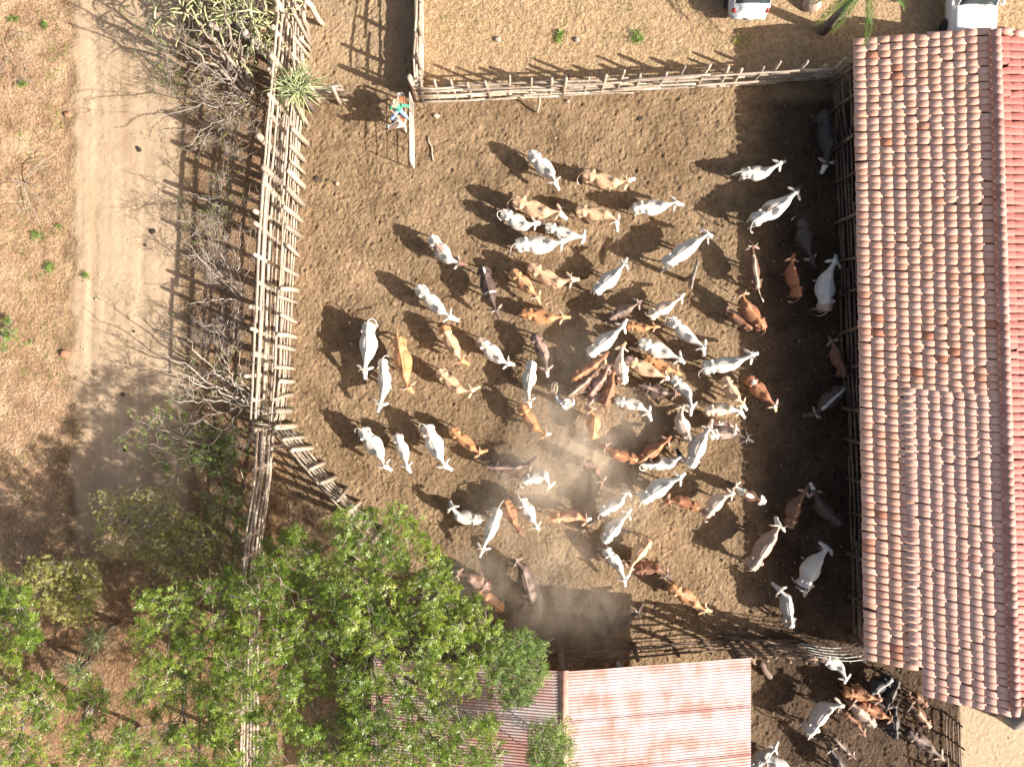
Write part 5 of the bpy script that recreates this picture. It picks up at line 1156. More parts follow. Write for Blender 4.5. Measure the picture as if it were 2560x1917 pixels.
def leafy_tree(name, label, poly, holes, zr, base_px, dist=.78, crad=.52, per=70, size=.125, mat='leaf', seed=1, bark='bark_pale', nl=7, width=.26, group=None, trunk_r=.2, cat='tree', edge=0.0):
    rng = np.random.default_rng(seed); rnd = random.Random(seed)
    P = np.array(poly, float); lo = P.min(0); hi = P.max(0); cl = []
    for it in range(9000):
        x = rng.uniform(lo[0], hi[0]); y = rng.uniform(lo[1], hi[1]); 
        if not inpoly(np.array([x]), np.array([y]), poly)[0]: continue
        if any((x - hx) ** 2 + (y - hy) ** 2 < hr ** 2 for hx, hy, hr in holes): continue
        z = rng.uniform(*zr); g = G(x, y, z)
        if all((g[0] - c[0]) ** 2 + (g[1] - c[1]) ** 2 + .5 * (g[2] - c[2]) ** 2 > dist ** 2 for c in cl): cl.append(g)
    cl = np.array(cl); b = G(*base_px, 0)
    o = thing(name, tuple(b), label, cat, group)
    # skeleton: trunk, forks and limbs that reach every clump
    mid = cl.mean(0); fork = np.array([b[0] * .75 + mid[0] * .25, b[1] * .75 + mid[1] * .25, zr[0] * .38])
    mb = MB(); p, r = limb(b - (0, 0, .1), fork, trunk_r, trunk_r * .72, 7, .10, rnd); mb.tube(p, r, 9); mb.build('trunk', M[bark], o, tuple(b), True)
    k = max(3, int(len(cl) / 16)); idx = rng.choice(len(cl), k, replace=False); hubs = cl[idx].copy(); 
    for _ in range(4):
        as_ = np.argmin(((cl[:, None] - hubs[None]) ** 2).sum(-1), 1); hubs = np.array([cl[as_ == i].mean(0) if (as_ == i).any() else hubs[i] for i in range(k)])
    hubs[:, 2] -= .9
    mb = MB()
    for i in range(k):
        p, r = limb(fork, hubs[i], trunk_r * .45, trunk_r * .16, 8, .14, rnd, .06); mb.tube(p, r, 7)
        for c in cl[as_ == i]:
            t = rnd.uniform(.6, 1); s0 = fork * (1 - t) + hubs[i] * t if False else p[int(t * 7)]
            q, rr = limb(s0, c - (0, 0, .12), trunk_r * .12, .009, 6, .2, rnd); mb.tube(q, rr, 5)
    mb.build('branches', M[bark], o, tuple(b), True)
    # leaves: thick shell round each clump, thinner inside
    N = len(cl) * per; ci = np.repeat(np.arange(len(cl)), per); rad = crad * rng.uniform(.7, 1.25, len(cl))
    d = rng.normal(size=(N, 3)); d /= np.linalg.norm(d, axis=1)[:, None]; d[:, 2] *= .62; rr = rng.random(N) ** .45
    pos = cl[ci] + d * (rr * rad[ci])[:, None]; clt = rng.random(len(cl))
    keep = rng.random(N) > .12
    V, q, t = rosettes(pos[keep], size, nl, width, .4, .55, rng, np.clip(.55 * clt[ci][keep] + .45 * rng.random(keep.sum()), 0, 1))
    mb = MB(); mb.add(V, q, None, t); mb.build('crown', M[mat], o, tuple(b))
    # fine twigs inside
    n2 = len(cl) * 9; a = cl[rng.integers(0, len(cl), n2)]; e = a + rng.normal(0, crad * .55, (n2, 3)) * (1, 1, .6); s_ = np.linspace(0, 1, 4)[None, :, None]
    Pt = a[:, None] * (1 - s_) + e[:, None] * s_ + rng.normal(0, .03, (n2, 4, 3)); V, q = batch_tubes(Pt, np.tile(np.linspace(.011, .004, 4), (n2, 1)))
    mb = MB(); mb.add(V, q); mb.build('twigs', M['twig'], o, tuple(b)); COL.objects[-1]['kind'] = 'stuff'
    return o
TG = 'broad leaved trees in the lower left'
leafy_tree('leafy_tree', 'largest bright green tree, its crown reaching over the shed roof', [(850, 1300), (960, 1272), (1040, 1320), (1100, 1400), (1125, 1450), (1210, 1530), (1215, 1640), (1185, 1700), (1190, 1760), (1240, 1830), (1240, 1960), (900, 1990), (880, 1850), (900, 1700), (880, 1560), (830, 1480), (830, 1400)],
           [(905, 1650, 42), (1180, 1755, 45), (960, 1740, 26), (1215, 1470, 30)], (5.2, 7.6), (905, 1560), seed=11, group=TG, trunk_r=.24)
leafy_tree('leafy_tree', 'dense green tree whose crown covers the bottom end of the pole fence', [(690, 1340), (750, 1335), (790, 1400), (830, 1420), (850, 1500), (880, 1580), (900, 1650), (870, 1760), (890, 1860), (890, 1990), (560, 1990), (540, 1800), (560, 1640), (600, 1520), (640, 1440)],
           [(835, 1655, 38), (800, 1770, 58), (720, 1880, 42), (620, 1830, 30), (615, 1890, 26)], (4.8, 7.0), (735, 1600), seed=12, group=TG, trunk_r=.22)
leafy_tree('leafy_tree', 'green tree left of the pole fence with ground showing through its crown', [(350, 1500), (430, 1470), (500, 1480), (590, 1440), (600, 1540), (560, 1640), (540, 1780), (540, 1960), (360, 1980), (300, 1930), (310, 1800), (340, 1730), (350, 1620)],
           [(470, 1760, 26), (350, 1800, 40), (560, 1560, 22), (430, 1880, 34), (400, 1700, 20)], (4.2, 6.2), (480, 1640), seed=13, group=TG, dist=.80, per=66)
leafy_tree('leafy_tree', 'green tree cut by the left edge of the picture near its bottom', [(-60, 1450), (40, 1450), (75, 1520), (70, 1600), (90, 1590), (60, 1640), (-60, 1660)], [], (3.5, 5.2), (90, 1560), seed=14, group=TG, per=85)
leafy_tree('leafy_tree', 'thin green tree in the bottom left corner with bare soil around it', [(-60, 1690), (60, 1690), (130, 1700), (130, 1780), (100, 1830), (120, 1960), (-60, 1990)], [(60, 1800, 22)], (3.6, 5.6), (95, 1740), seed=15, group=TG, dist=.84, per=62)
leafy_tree('leafy_tree', 'small green tree standing alone between the corner tree and the pole fence tree', [(170, 1700), (240, 1690), (265, 1760), (255, 1840), (270, 1920), (230, 1960), (140, 1940), (180, 1830)], [], (3.2, 4.8), (225, 1770), seed=16, group=TG, dist=.84, per=62)
leafy_tree('feathery_tree', 'sparse light green tree leaning over the top edge of the shed', [(1240, 1590), (1300, 1590), (1350, 1620), (1355, 1690), (1320, 1740), (1270, 1760), (1230, 1700)], [(1310, 1650, 14)], (4.6, 6.2), (1262, 1600), seed=17, mat='leaf_feather', nl=6, width=.22, per=60, crad=.5, dist=.5, group='sparse trees over the shed roof', trunk_r=.08)
leafy_tree('feathery_tree', 'sparse light green tree hanging over the shed ridge at the bottom edge', [(1340, 1830), (1400, 1815), (1425, 1860), (1420, 1940), (1330, 1960)], [], (5.0, 6.4), (1300, 1800), seed=18, mat='leaf_feather', nl=6, width=.22, per=60, crad=.5, dist=.5, group='sparse trees over the shed roof', trunk_r=.08)
YG = 'pale yellow green shrubs along the track'
leafy_tree('yellow_shrub', 'pale yellow green shrub beside the track below the dry brush', [(240, 1230), (330, 1235), (420, 1225), (460, 1290), (420, 1360), (360, 1390), (260, 1380), (245, 1300)], [(310, 1310, 16)], (1.4, 2.6), (400, 1330), seed=21, mat='leaf_yellow', nl=5, width=.45, size=.075, per=34, crad=.42, dist=.46, group=YG, cat='shrub', trunk_r=.07, bark='bark')
leafy_tree('yellow_shrub', 'yellow green shrub close to the lower pole fence', [(380, 1330), (470, 1290), (540, 1330), (530, 1400), (470, 1440), (380, 1440)], [], (1.3, 2.5), (500, 1390), seed=22, mat='leaf_yellow', nl=5, width=.45, size=.075, per=34, crad=.42, dist=.48, group=YG, cat='shrub', trunk_r=.07, bark='bark')
leafy_tree('yellow_shrub', 'brightest pale yellow shrub near the left edge above the corner trees', [(75, 1420), (140, 1400), (235, 1420), (240, 1500), (190, 1560), (140, 1530), (80, 1480)], [], (2.2, 3.4), (190, 1520), seed=23, mat='leaf_yellow', nl=5, width=.45, size=.08, per=55, crad=.42, dist=.40, group=YG, cat='shrub', trunk_r=.08, bark='bark')
leafy_tree('yellow_shrub', 'low dull green shrub between the yellow shrubs and the pole fence', [(500, 1240), (600, 1230), (610, 1330), (580, 1430), (500, 1430), (520, 1330)], [], (.8, 1.8), (585, 1350), seed=24, mat='leaf_feather', nl=5, width=.4, size=.07, per=26, crad=.40, dist=.5, group=YG, cat='shrub', trunk_r=.05, bark='bark')

def bare(label, base, tips, h, n_twig, seed, thick=.05, leaf=None, leafn=0, name='bare_shrub', group='leafless brush along the left fence', spread=1.6, cat='shrub', mat='bark_pale', leafsize=.055, base_z=0.0):
    """tips: apparent pixel ends of the main limbs with heights"""
    rng = np.random.default_rng(seed); rnd = random.Random(seed); b = G(*base, 0); b[2] = base_z
    o = thing(name, (b[0], b[1], 0), label, cat, group)
    mb = MB(); limbs = []; 
    for (x, y, z) in tips:
        e = G(x, y, z); s0 = b + rng.normal(0, .06, 3) * (1, 1, 0); p, r = limb(s0, e, thick * .62 * rnd.uniform(.7, 1.15), .010, 12, .15, rnd, .10); mb.tube(p, r, 6); limbs.append(p)
        for _ in range(3):
            i = rnd.randint(3, 8); d = (p[i] - p[i - 1]); d /= np.linalg.norm(d); v = d + rng.normal(0, .55, 3); v[2] = abs(v[2]) * .6; L = np.linalg.norm(e - b) * rnd.uniform(.22, .5)
            q, rr = limb(p[i], p[i] + v / np.linalg.norm(v) * L, r[i] * .5, .006, 7, .3, rnd, .05); mb.tube(q, rr, 5); limbs.append(q)
            for _ in range(2):
                j = rnd.randint(2, 5); v2 = (q[j] - q[j - 1]) / np.linalg.norm(q[j] - q[j - 1]) + rng.normal(0, .6, 3); q2, r2 = limb(q[j], q[j] + v2 / np.linalg.norm(v2) * L * .55, .010, .004, 5, .4, rnd); mb.tube(q2, r2, 4); limbs.append(q2)
    mb.build('branches', M[mat], o, tuple(o.location), True)
    # fine dry twigs
    N = int(n_twig * .38); st = np.array([limbs[k][rng.integers(1, len(limbs[k]))] for k in rng.integers(0, len(limbs), N)])
    st[: N // 3] = b + rng.normal(0, .35, (len(st[: N // 3]), 3)) * (spread * .8, spread * .8, 0)
    dr = rng.normal(0, 1, (N, 3)); dr[:, 2] = np.abs(dr[:, 2]) * .55 + .1; dr /= np.linalg.norm(dr, axis=1)[:, None]; L = rng.uniform(.2, 1.0, N) * min(h, 2.2) * .36
    s_ = np.linspace(0, 1, 5)[None, :, None]; bend = rng.normal(0, .22, (N, 1, 3)) * L[:, None, None]
    Pt = st[:, None] + dr[:, None] * L[:, None, None] * s_ + bend * s_ ** 2 + rng.normal(0, .018, (N, 5, 3)) * (s_ > 0); Pt[..., 2] = np.maximum(Pt[..., 2], .02)
    Pt[..., 2] *= .8; V, q = batch_tubes(Pt, np.tile(np.linspace(.0075, .003, 5), (N, 1))); mb = MB(); mb.add(V, q); mb.build('twigs', M['twig'], o, tuple(o.location)); COL.objects[-1]['kind'] = 'stuff'
    if leafn:
        ends = Pt[rng.integers(0, N, leafn), rng.integers(2, 5, leafn)] + rng.normal(0, .05, (leafn, 3)); V, q, t = rosettes(ends, leafsize, 5, .4, .4, .6, rng); mb = MB(); mb.add(V, q, None, t); mb.build('foliage', M[leaf], o, tuple(o.location))
    return o
bare('pale branched dead tree by the spiny plant, long white limbs over the track', (640, 262), [(385, 298, 2.6), (455, 368, 2.4), (500, 150, 3.0), (560, 230, 3.0), (430, 120, 2.8), (545, 330, 2.2)], 3.0, 900, 31, .085, 'leaf_yellow', 260, name='dead_tree', cat='tree')
bare('tangled leafless shrub in the top strip under the cactus', (560, 330), [(470, 200, 1.29), (520, 290, 1.22), (480, 350, 1.16), (600, 400, 1.29), (640, 300, 1.50)], 2.2, 1100, 32, .045, 'leaf_yellow', 220)
bare('leafless grey shrub with a few green leaves at the middle of the left strip', (560, 520), [(470, 480, 2.4), (480, 590, 2.2), (560, 430, 2.3), (640, 500, 2.3), (520, 560, 1.9)], 2.4, 900, 33, .05, 'leaf_feather', 420)
bare('star shaped leafless shrub against the outer fence', (604, 744), [(455, 590, 1.63), (530, 560, 1.56), (500, 620, 1.77), (600, 560, 1.90), (470, 760, 1.50), (545, 870, 1.50), (640, 640, 2.04), (580, 860, 1.36)], 2.6, 1200, 34, .05)
bare('low dry brush tangle between two leafless shrubs', (555, 660), [(500, 640, 1.02), (560, 600, 1.09), (610, 680, 1.16), (520, 700, 0.95)], 1.9, 1200, 35, .03)
bare('dry thicket at the edge of the track beside the fence shadow', (545, 830), [(480, 800, 1.09), (500, 870, 1.16), (570, 800, 1.22), (600, 880, 1.29)], 2.0, 1200, 36, .035)
bare('wide pale leafless tree at the corner of the left fences', (632, 1008), [(395, 870, 2.8), (430, 930, 2.8), (460, 840, 3.0), (430, 1000, 2.6), (470, 1060, 2.6), (560, 900, 3.0), (540, 880, 2.7), (520, 1130, 2.4), (600, 880, 2.8), (735, 1090, 2.6), (705, 1045, 2.8), (640, 1140, 2.6)], 3.2, 1300, 37, .07, 'leaf_feather', 500, name='dead_tree', cat='tree')
bare('light green leaved shrub reaching over the track from the fence corner', (560, 1120), [(330, 1050, 2.5), (350, 1110, 2.4), (380, 1160, 2.3), (430, 1090, 2.4), (500, 1180, 2.2), (580, 1180, 2.0), (400, 1020, 2.4)], 2.6, 700, 38, .04, 'leaf_feather', 1500, name='leafy_shrub', group=YG, leafsize=.075)
bare('green tufted branch hanging over the track at the top', (430, 200), [(390, 20, 2.0), (400, 80, 1.9), (420, 120, 1.7), (350, 40, 2.1)], 2.0, 300, 39, .03, 'leaf_feather', 420, name='leafy_shrub', group=YG)
bare('fallen dead branch on the left verge below the upper track', (60, 455), [(140, 380, .7), (115, 480, .7), (150, 540, .5), (30, 450, .6), (100, 560, .4)], 1.1, 60, 40, .035, name='dead_branch', cat='branch', group='dead branches on the left verge')
bare('dead twiggy branch on the left verge near the top left corner', (20, 130), [(65, 70, .7), (90, 160, .5), (30, 230, .5), (110, 240, .3)], 1.0, 60, 41, .022, name='dead_branch', cat='branch', group='dead branches on the left verge', mat='twig')
bare('bent bare sapling standing on the track just above the yellow shrubs', (70, 1440), [(62, 1375, 1.8), (30, 1395, 1.9)], 1.4, 30, 42, .05, name='sapling', cat='tree', group='dead branches on the left verge', mat='bark')
bare('fallen dry crown lying between the trees near the bottom left', (225, 1690), [(150, 1640, .8), (230, 1630, .9), (130, 1690, .5), (160, 1720, .5)], 1.2, 160, 43, .035, name='dead_branch', cat='branch', group='dead branches on the left verge')
bare('green bramble clump at the left edge of the picture', (5, 850), [(40, 830, .8), (20, 880, .7), (-10, 840, .9), (30, 800, .6)], .9, 80, 44, .015, 'leaf_feather', 420, name='leafy_shrub', group=YG, leafsize=.08)
bare('thick old leafless tree at the head of the outer fence, casting big branch shadows', (632, 228), [(523, 86, 4.1), (470, 30, 4.9), (548, -10, 5.2), (430, 95, 4.2), (600, 100, 3.6)], 3.0, 120, 46, .22, name='dead_tree', cat='tree', mat='bark')
bare('tall leafless trees rising past the top edge of the left strip', (650, 60), [(700, -80, 3.6), (600, -60, 4.0), (560, 20, 3.2), (640, 110, 2.8)], 3.2, 260, 45, .15, name='dead_tree', cat='tree', mat='bark')

def blades(name, label, c_px, z, n, L, wid, mat, seed, droop=.5, stem_r=.09, cat='plant', elev=(.0, .9), group=None):
    rng = np.random.default_rng(seed); c = G(*c_px, z); c0 = c.copy(); b = c * np.array([1, 1, 0]); o = thing(name, tuple(b), label, cat, group)
    mb = MB(); mb.tube([b, b * .5 + c * .5 + (.03, .02, 0), c], [stem_r * 1.2, stem_r, stem_r * .8], 8); mb.build('stem', M['bark'], o, tuple(b), True)
    mb = MB()
    for i in range(n):
        az = rng.uniform(0, 2 * np.pi); el = rng.uniform(*elev); l = L * rng.uniform(.45, 1.1); c = c0 + rng.normal(0, L * .13, 3) * (1, 1, .4); d = np.array([math.cos(az) * math.cos(el), math.sin(az) * math.cos(el), math.sin(el)]); s = np.array([-math.sin(az), math.cos(az), 0])
        t = np.linspace(0, 1, 6); P = c[None] + d[None] * (t * l)[:, None] - np.array([0, 0, 1]) * (t ** 2 * l * droop * rng.uniform(.3, 1))[:, None] + s[None] * (t ** 2 * l * rng.normal(0, .12))[:, None]
        w_ = wid * np.array([.7, 1, .95, .75, .45, .05]); up = np.array([0, 0, 1.0])
        V = np.stack([P - s * w_[:, None], P + up * .012 - s * 0, P + s * w_[:, None], P - up * .008], 1)
        idx = np.arange(24).reshape(6, 4); a = idx[:-1]; b2 = idx[1:]; q = np.stack([a, np.roll(a, -1, 1), np.roll(b2, -1, 1), b2], -1).reshape(-1, 4); mb.add(V.reshape(-1, 3), q, None, float(rng.random()))
    mb.build('blades', M[mat], o, tuple(b)); return o
blades('spiny_plant', 'big spiky grey green plant over the two left fences beside the stub of rails', (742, 222), 2.2, 120, 1.35, .034, 'leaf_grey', 51, .55, elev=(-.2, .9))
blades('yucca', 'spiky rosette of narrow grey blades near the yellow shrub at the lower left', (240, 1592), 1.6, 80, 1.0, .022, 'leaf_grey', 52, .35, elev=(-.3, .8))
blades('yucca', 'second half dried spiky plant just below the grey rosette', (190, 1672), 1.0, 50, .95, .022, 'leaf_grey', 53, .6, elev=(-.3, .5))
blades('yucca', 'dark spiky plant among the trees at the bottom left', (310, 1850), 1.2, 50, .9, .020, 'leaf_grey', 54, .5, elev=(-.2, .7))
def cactus(label, base, z0, n, seed, spread, name='cactus'):
    rng = np.random.default_rng(seed); rnd = random.Random(seed); b = G(*base, 0); o = thing(name, tuple(b), label, 'cactus', 'climbing cactus on the dead trunks')
    mb = MB()
    for i in range(3): mb.tube(*limb(b + rng.normal(0, .2, 3) * (1, 1, 0), b + np.array([rng.normal(0, .5), rng.normal(0, .5), z0]), .17, .11, 7, .2, rnd), 8)
    mb.build('trunk', M['bark_pale'], o, tuple(b), True); mb = MB()
    for i in range(n):
        s = b + np.array([rng.normal(0, spread[0]), rng.normal(0, spread[1]), z0 * rng.uniform(.7, 1.1)]); az = rng.uniform(0, 6.28); l = rng.uniform(.3, .95)
        e = s + np.array([math.cos(az) * l, math.sin(az) * l, rng.uniform(-.3, .45)]); p, r = limb(s, e, .042, .032, 6, .16, rnd, .14); r[-1] = .014; mb.tube(p, r, 5, True, .55, float(rng.random()))
    mb.build('stems', M['cactus'], o, tuple(b), True)['kind'] = 'stuff'
cactus('tangle of flat yellowish cactus stems in the top strip of brush', (610, 75), 2.2, 190, 61, (1.1, .7)); cactus('cactus stems draped over the outer fence above the spiny plant', (690, 140), 2.2, 60, 62, (.5, .7))

def palm(label, c_px, z, n, L, seed):
    rng = np.random.default_rng(seed); c = G(*c_px, z); b = c * np.array([1, 1, 0]); o = thing('palm_tree', tuple(b), label, 'palm')
    mb = MB(); mb.tube([b, b * .5 + c * .5 + (.05, 0, 0), c - (0, 0, .1)], [.24, .17, .15], 10); mb.build('trunk', M['bark'], o, tuple(b), True)
    angs = list(np.linspace(-.3, np.pi + .35, n) + rng.normal(0, .08, n)) + [math.radians(a) for a in (-122, -80, -143)]
    for az in angs:
        d = np.array([math.cos(az), math.sin(az), 0]); s = np.array([-math.sin(az), math.cos(az), 0]); l = L * rng.uniform(.85, 1.1); t = np.linspace(0, 1, 26)
        P = c[None] + d * (l * (t - .12 * t ** 2))[:, None] + np.array([0, 0, 1]) * (l * (.30 * t - .62 * t ** 2))[:, None]
        mb = MB(); mb.tube(P, np.linspace(.028, .006, 26), 5, tint=.9); V = []; q = []
        for i in range(2, 26):
            for sg in (1, -1):
                for _ in range(2):
                    ll = .30 * math.sin(math.pi * (t[i] * .8 + .15)) + .10; dd = s * sg * .5 + d * rng.uniform(.7, 1.0) + np.array([0, 0, rng.uniform(-.55, .1)]); dd /= np.linalg.norm(dd); ww = np.cross(dd, [0, 0, 1.0]); ww /= np.linalg.norm(ww)
                    p = P[i]; k = len(V); V += [p, p + dd * ll * .4 + ww * .016, p + dd * ll, p + dd * ll * .4 - ww * .016]; q.append([k, k + 1, k + 2, k + 3])
        mb.add(V, q, None, float(rng.random())); mb.build('frond', M['palm'], o, tuple(b))
palm('palm with drooping green fronds entering at the top edge left of the barn', (2162, -40), 3.6, 8, 2.3, 71)

# ------------------------------------------------------------------ stones, dung, weeds, litter
M['earthblock'] = plain('red_earth', (.30, .15, .09), .9, .3, 12, .6)
def lump(name, label, cat, px, py, r, mat, flat=.6, group=None, seed=0):
    rng = np.random.default_rng(seed + int(px)); g = G(px, py); g[2] = gz(g[0], g[1]); mb = MB(); mb.ellipsoid(g + (0, 0, r * flat * .55), (r, r * rng.uniform(.7, 1), r * flat), 14, 9)
    V = mb.V[0] - g; f = 1 + .22 * (fbm(V[:, 0] / r + 3 + px, V[:, 1] / r + V[:, 2] / r, .8, 5) - .5) * 2; mb.V[0] = V * f[:, None] + g
    return tag(mb.build(name, M[mat], None, tuple(g), True), label, cat, group)
lump('boulder', 'pinkish boulder in the sunlit yard between the silver car and the palm', 'rock', 2026, 16, .40, 'stone', .8)
for x, y, r, l in ((345, 373, .13, 'larger of two dung pats side by side on the upper track'), (340, 367, .08, 'smaller of two dung pats side by side on the upper track'), (379, 577, .14, 'biggest dark dung pat on the track near the fence shadow'), (361, 612, .07, 'small dung pat just below the biggest one on the track'),
                   (332, 828, .08, 'small dung pat on the track just above the tree shadow'), (304, 986, .11, 'dung pat in the tree shadow, upper one on the track'), (309, 1125, .09, 'dung pat in the tree shadow, lower one on the track'), (792, 447, .16, 'round dark pat beside the inner left fence in the corral'), (817, 451, .10, 'smaller dark pat right of the round one in the corral'), (1600, 297, .14, 'dark pat in the churned soil below the top fence')):
    lump('dung_pat', l, 'dung', x, y, r, 'dung', .22, 'dung pats')
for x, y, r, l in ((1091, 291, .15, 'pale stone on the dirt just below the corral gate post'), (843, 460, .09, 'small pale stone at the lower left of the entry lane'), (1245, 100, .14, 'stone in the sunlit yard near the left end'), (1555, 250 + 5, .0, ''), (1442, 101, .12, 'stone beside a dry weed in the sunlit yard'), (1420, 254, .10, 'white stone at the foot of the top fence'), (163, 885, .20, 'reddish block on the verge beside the track'), (168, 285, .17, 'eroded earth block on the upper verge'), (2020, 1680, .0, '')):
    if r: lump('stone', l, 'stone', x, y, r, 'earthblock' if x < 200 else 'stone', .6, 'stones')
def scatter(name, N, fn, mat, size, seed, nl=1, width=.5, flat=.15, kind='stuff', tilt=.3):
    rng = np.random.default_rng(seed); x, y = fn(rng, N); g = np.stack([(x - CX) * H / FPX, -(y - CY) * H / FPX], -1); z = base_height(g[:, 0], g[:, 1]) + rng.uniform(.012, .045, N)
    V, q, t = rosettes(np.column_stack([g, z]), size, nl, width, flat, tilt, rng, jitter=.5); mb = MB(); mb.add(V, q, None, t); return tag(mb.build(name, M[mat], None), kind=kind)
def clus(rng, N, x0, x1, y0, y1, cell, th):
    x = rng.uniform(x0, x1, N * 5); y = rng.uniform(y0, y1, N * 5); k = fbm(x, y, cell, int(cell)) + rng.normal(0, .06, len(x)) > th; x = x[k][:N]; y = y[k][:N]
    if len(x) < N: r = rng.integers(0, len(x), N - len(x)); x = np.concatenate([x, x[r] + rng.normal(0, 3, len(r))]); y = np.concatenate([y, y[r] + rng.normal(0, 3, len(r))])
    return x, y
scatter('leaf_litter', 9000, lambda r, n: clus(r, n, -10, 172, -10, 1500, 60, .50), 'litter', .055, 81, 1, .5)
scatter('leaf_litter', 9000, lambda r, n: clus(r, n, 450, 700, -10, 1500, 60, .45), 'litter', .06, 82, 1, .5)
scatter('leaf_litter', 3500, lambda r, n: clus(r, n, 0, 700, 1400, 1930, 60, .45), 'litter', .06, 83, 1, .5)
scatter('dry_grass', 9000, lambda r, n: clus(r, n, 1062, 2070, -10, 190, 50, .47), 'straw', .055, 84, 2, .22, .3, tilt=.6)
scatter('dry_grass', 5000, lambda r, n: clus(r, n, -10, 165, 200, 900, 45, .52), 'straw', .07, 85, 3, .18, .3, tilt=.6)
scatter('low_weeds', 1500, lambda r, n: clus(r, n, -10, 165, 30, 1480, 38, .60), 'grass', .05, 86, 6, .35, .3, tilt=.4)
scatter('low_weeds', 500, lambda r, n: clus(r, n, 1100, 1900, -10, 150, 40, .60), 'grass', .05, 87, 5, .35, .3, tilt=.4)
def pebbles(N, x0, x1, y0, y1, r0, r1, seed):
    rng = np.random.default_rng(seed); x = rng.uniform(x0, x1, N); y = rng.uniform(y0, y1, N); g = np.stack([(x - CX) * H / FPX, -(y - CY) * H / FPX], -1); z = base_height(g[:, 0], g[:, 1]); c = np.column_stack([g, z + .01])
    o8 = np.array([[1, 0, 0], [0, 1, 0], [-1, 0, 0], [0, -1, 0], [0, 0, .8], [0, 0, -.6]]); r = rng.uniform(r0, r1, N) * rng.random(N) ** .5 + .008
    V = c[:, None] + (o8[None] * rng.uniform(.7, 1.3, (N, 6, 1))) * r[:, None, None]; f = np.array([[0, 1, 4], [1, 2, 4], [2, 3, 4], [3, 0, 4], [1, 0, 5], [2, 1, 5], [3, 2, 5], [0, 3, 5]])
    F_ = (f[None] + (np.arange(N) * 6)[:, None, None]).reshape(-1, 3); mb = MB(); mb.add(V.reshape(-1, 3), None, F_, np.repeat(rng.random(N), 6)); tag(mb.build('pebbles', M['stone'], None), kind='stuff')
pebbles(1500, -10, 2570, -10, 1930, .02, .05, 91)
for i, (x, y, s, l) in enumerate(((1400, 92, .32, 'dry green weed in the yard, leftmost of three'), (1592, 96, .34, 'low green weed in the middle of the yard'), (1843, 104, .26, 'pale leafed weed at the edge of the upper barn shade'), (96, 590, .30, 'bright green weed on the left verge by a dark stain'), (126, 668, .28, 'green weed on the left verge below the bright one'), (212, 688, .20, 'small weed growing at the edge of the track'), (150, 566, .14, 'tiny weed on the verge close to the track'), (64, 214, .22, 'yellowish weed at the top left verge'), (42, 52, .22, 'low weed nearest the top left corner'), (116, 64, .20, 'weed on the verge beside the upper track'))):
    g = G(x, y); rng = np.random.default_rng(200 + i); n = 26; P = np.column_stack([rng.normal(g[0], s * .4, n), rng.normal(g[1], s * .4, n), gz(g[0], g[1]) + rng.uniform(.03, .16, n)])
    V, q, t = rosettes(P, s * .42, 6, .34, .3, .5, rng); mb = MB(); mb.add(V, q, None, t); tag(mb.build('weed', M['leaf_feather' if i != 2 else 'leaf_yellow'], None, (float(g[0]), float(g[1]), 0.0)), l, 'weed', 'small weeds')

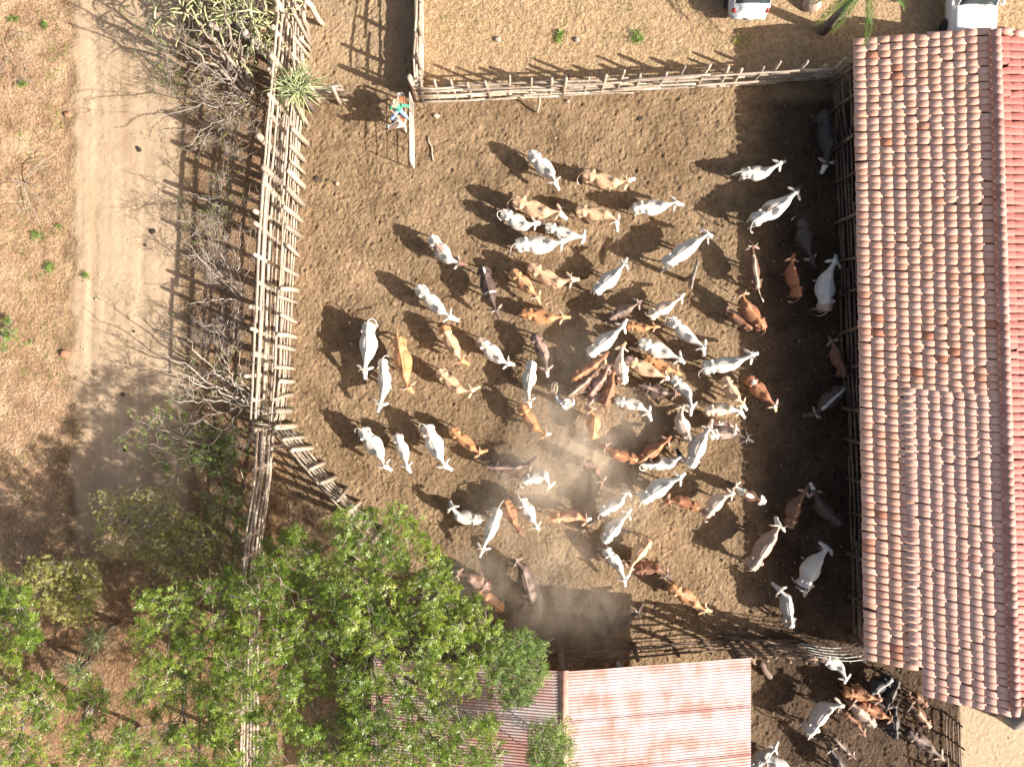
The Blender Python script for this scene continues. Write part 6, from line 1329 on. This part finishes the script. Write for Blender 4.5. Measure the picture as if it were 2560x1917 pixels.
# ------------------------------------------------------------------ dust kicked up by the herd
def dust():
    a = G(1070, 1700); b = G(1740, 740); c = np.array([(a[0] + b[0]) / 2, (a[1] + b[1]) / 2, 1.32]); s = np.array([abs(b[0] - a[0]), abs(b[1] - a[1]), 2.6])
    mb = MB(); mb.box(c, s); m = bpy.data.materials.new('dust'); m.use_nodes = True; ns = m.node_tree.nodes; ls = m.node_tree.links; ns.remove(ns['Principled BSDF'])
    tc = ns.new('ShaderNodeTexCoord').outputs['Object']; tot = None
    for (x, y, z, r, amp) in ((1450, 1130, .9, 2.5, .62), (1385, 1060, .8, 2.2, .34), (1350, 1200, .8, 2.7, .42), (1530, 1240, .8, 2.2, .30), (1280, 1290, .7, 2.3, .26), (1370, 1520, .9, 2.5, .36), (1470, 1540, .9, 2.3, .26), (1215, 1440, .8, 2.2, .22), (1400, 1380, .8, 2.4, .22), (1440, 900, .7, 2.3, .13), (1560, 1050, .8, 1.8, .20)):
        g = G(x, y, z) - c; sub = ns.new('ShaderNodeVectorMath'); sub.operation = 'SUBTRACT'; ls.new(tc, sub.inputs[0]); sub.inputs[1].default_value = tuple(g)
        sc = ns.new('ShaderNodeVectorMath'); sc.operation = 'MULTIPLY'; ls.new(sub.outputs[0], sc.inputs[0]); sc.inputs[1].default_value = (1 / r, 1 / r, 1 / 1.5)
        ln = ns.new('ShaderNodeVectorMath'); ln.operation = 'LENGTH'; ls.new(sc.outputs[0], ln.inputs[0])
        mr = ns.new('ShaderNodeMapRange'); mr.interpolation_type = 'SMOOTHERSTEP'; ls.new(ln.outputs['Value'], mr.inputs[0]); mr.inputs[1].default_value = 1.25; mr.inputs[2].default_value = 0.0; mr.inputs[3].default_value = 0.0; mr.inputs[4].default_value = amp
        if tot is None: tot = mr.outputs[0]
        else:
            ad = ns.new('ShaderNodeMath'); ad.operation = 'MAXIMUM'; ls.new(tot, ad.inputs[0]); ls.new(mr.outputs[0], ad.inputs[1]); tot = ad.outputs[0]
    n = noisen(ns, ls, 0.75, 4, .62, mapping(ns, ls, tc, (1.2, .7, .8)), 1.4); mr = ns.new('ShaderNodeMapRange'); ls.new(n.outputs[0], mr.inputs[0]); mr.inputs[1].default_value = .34; mr.inputs[2].default_value = .66; mr.inputs[3].default_value = .12; mr.inputs[4].default_value = 1.35
    mu = ns.new('ShaderNodeMath'); mu.operation = 'MULTIPLY'; ls.new(tot, mu.inputs[0]); ls.new(mr.outputs[0], mu.inputs[1]); m2 = ns.new('ShaderNodeMath'); m2.operation = 'MULTIPLY'; ls.new(mu.outputs[0], m2.inputs[0]); m2.inputs[1].default_value = .74
    v = ns.new('ShaderNodeVolumePrincipled'); v.inputs['Color'].default_value = (1.0, .92, .81, 1); v.inputs['Anisotropy'].default_value = .1; ls.new(m2.outputs[0], v.inputs['Density']); ls.new(v.outputs[0], ns['Material Output'].inputs['Volume'])
    o = mb.build('dust_haze', m, None, tuple(c)); tag(o, kind='stuff')
dust()
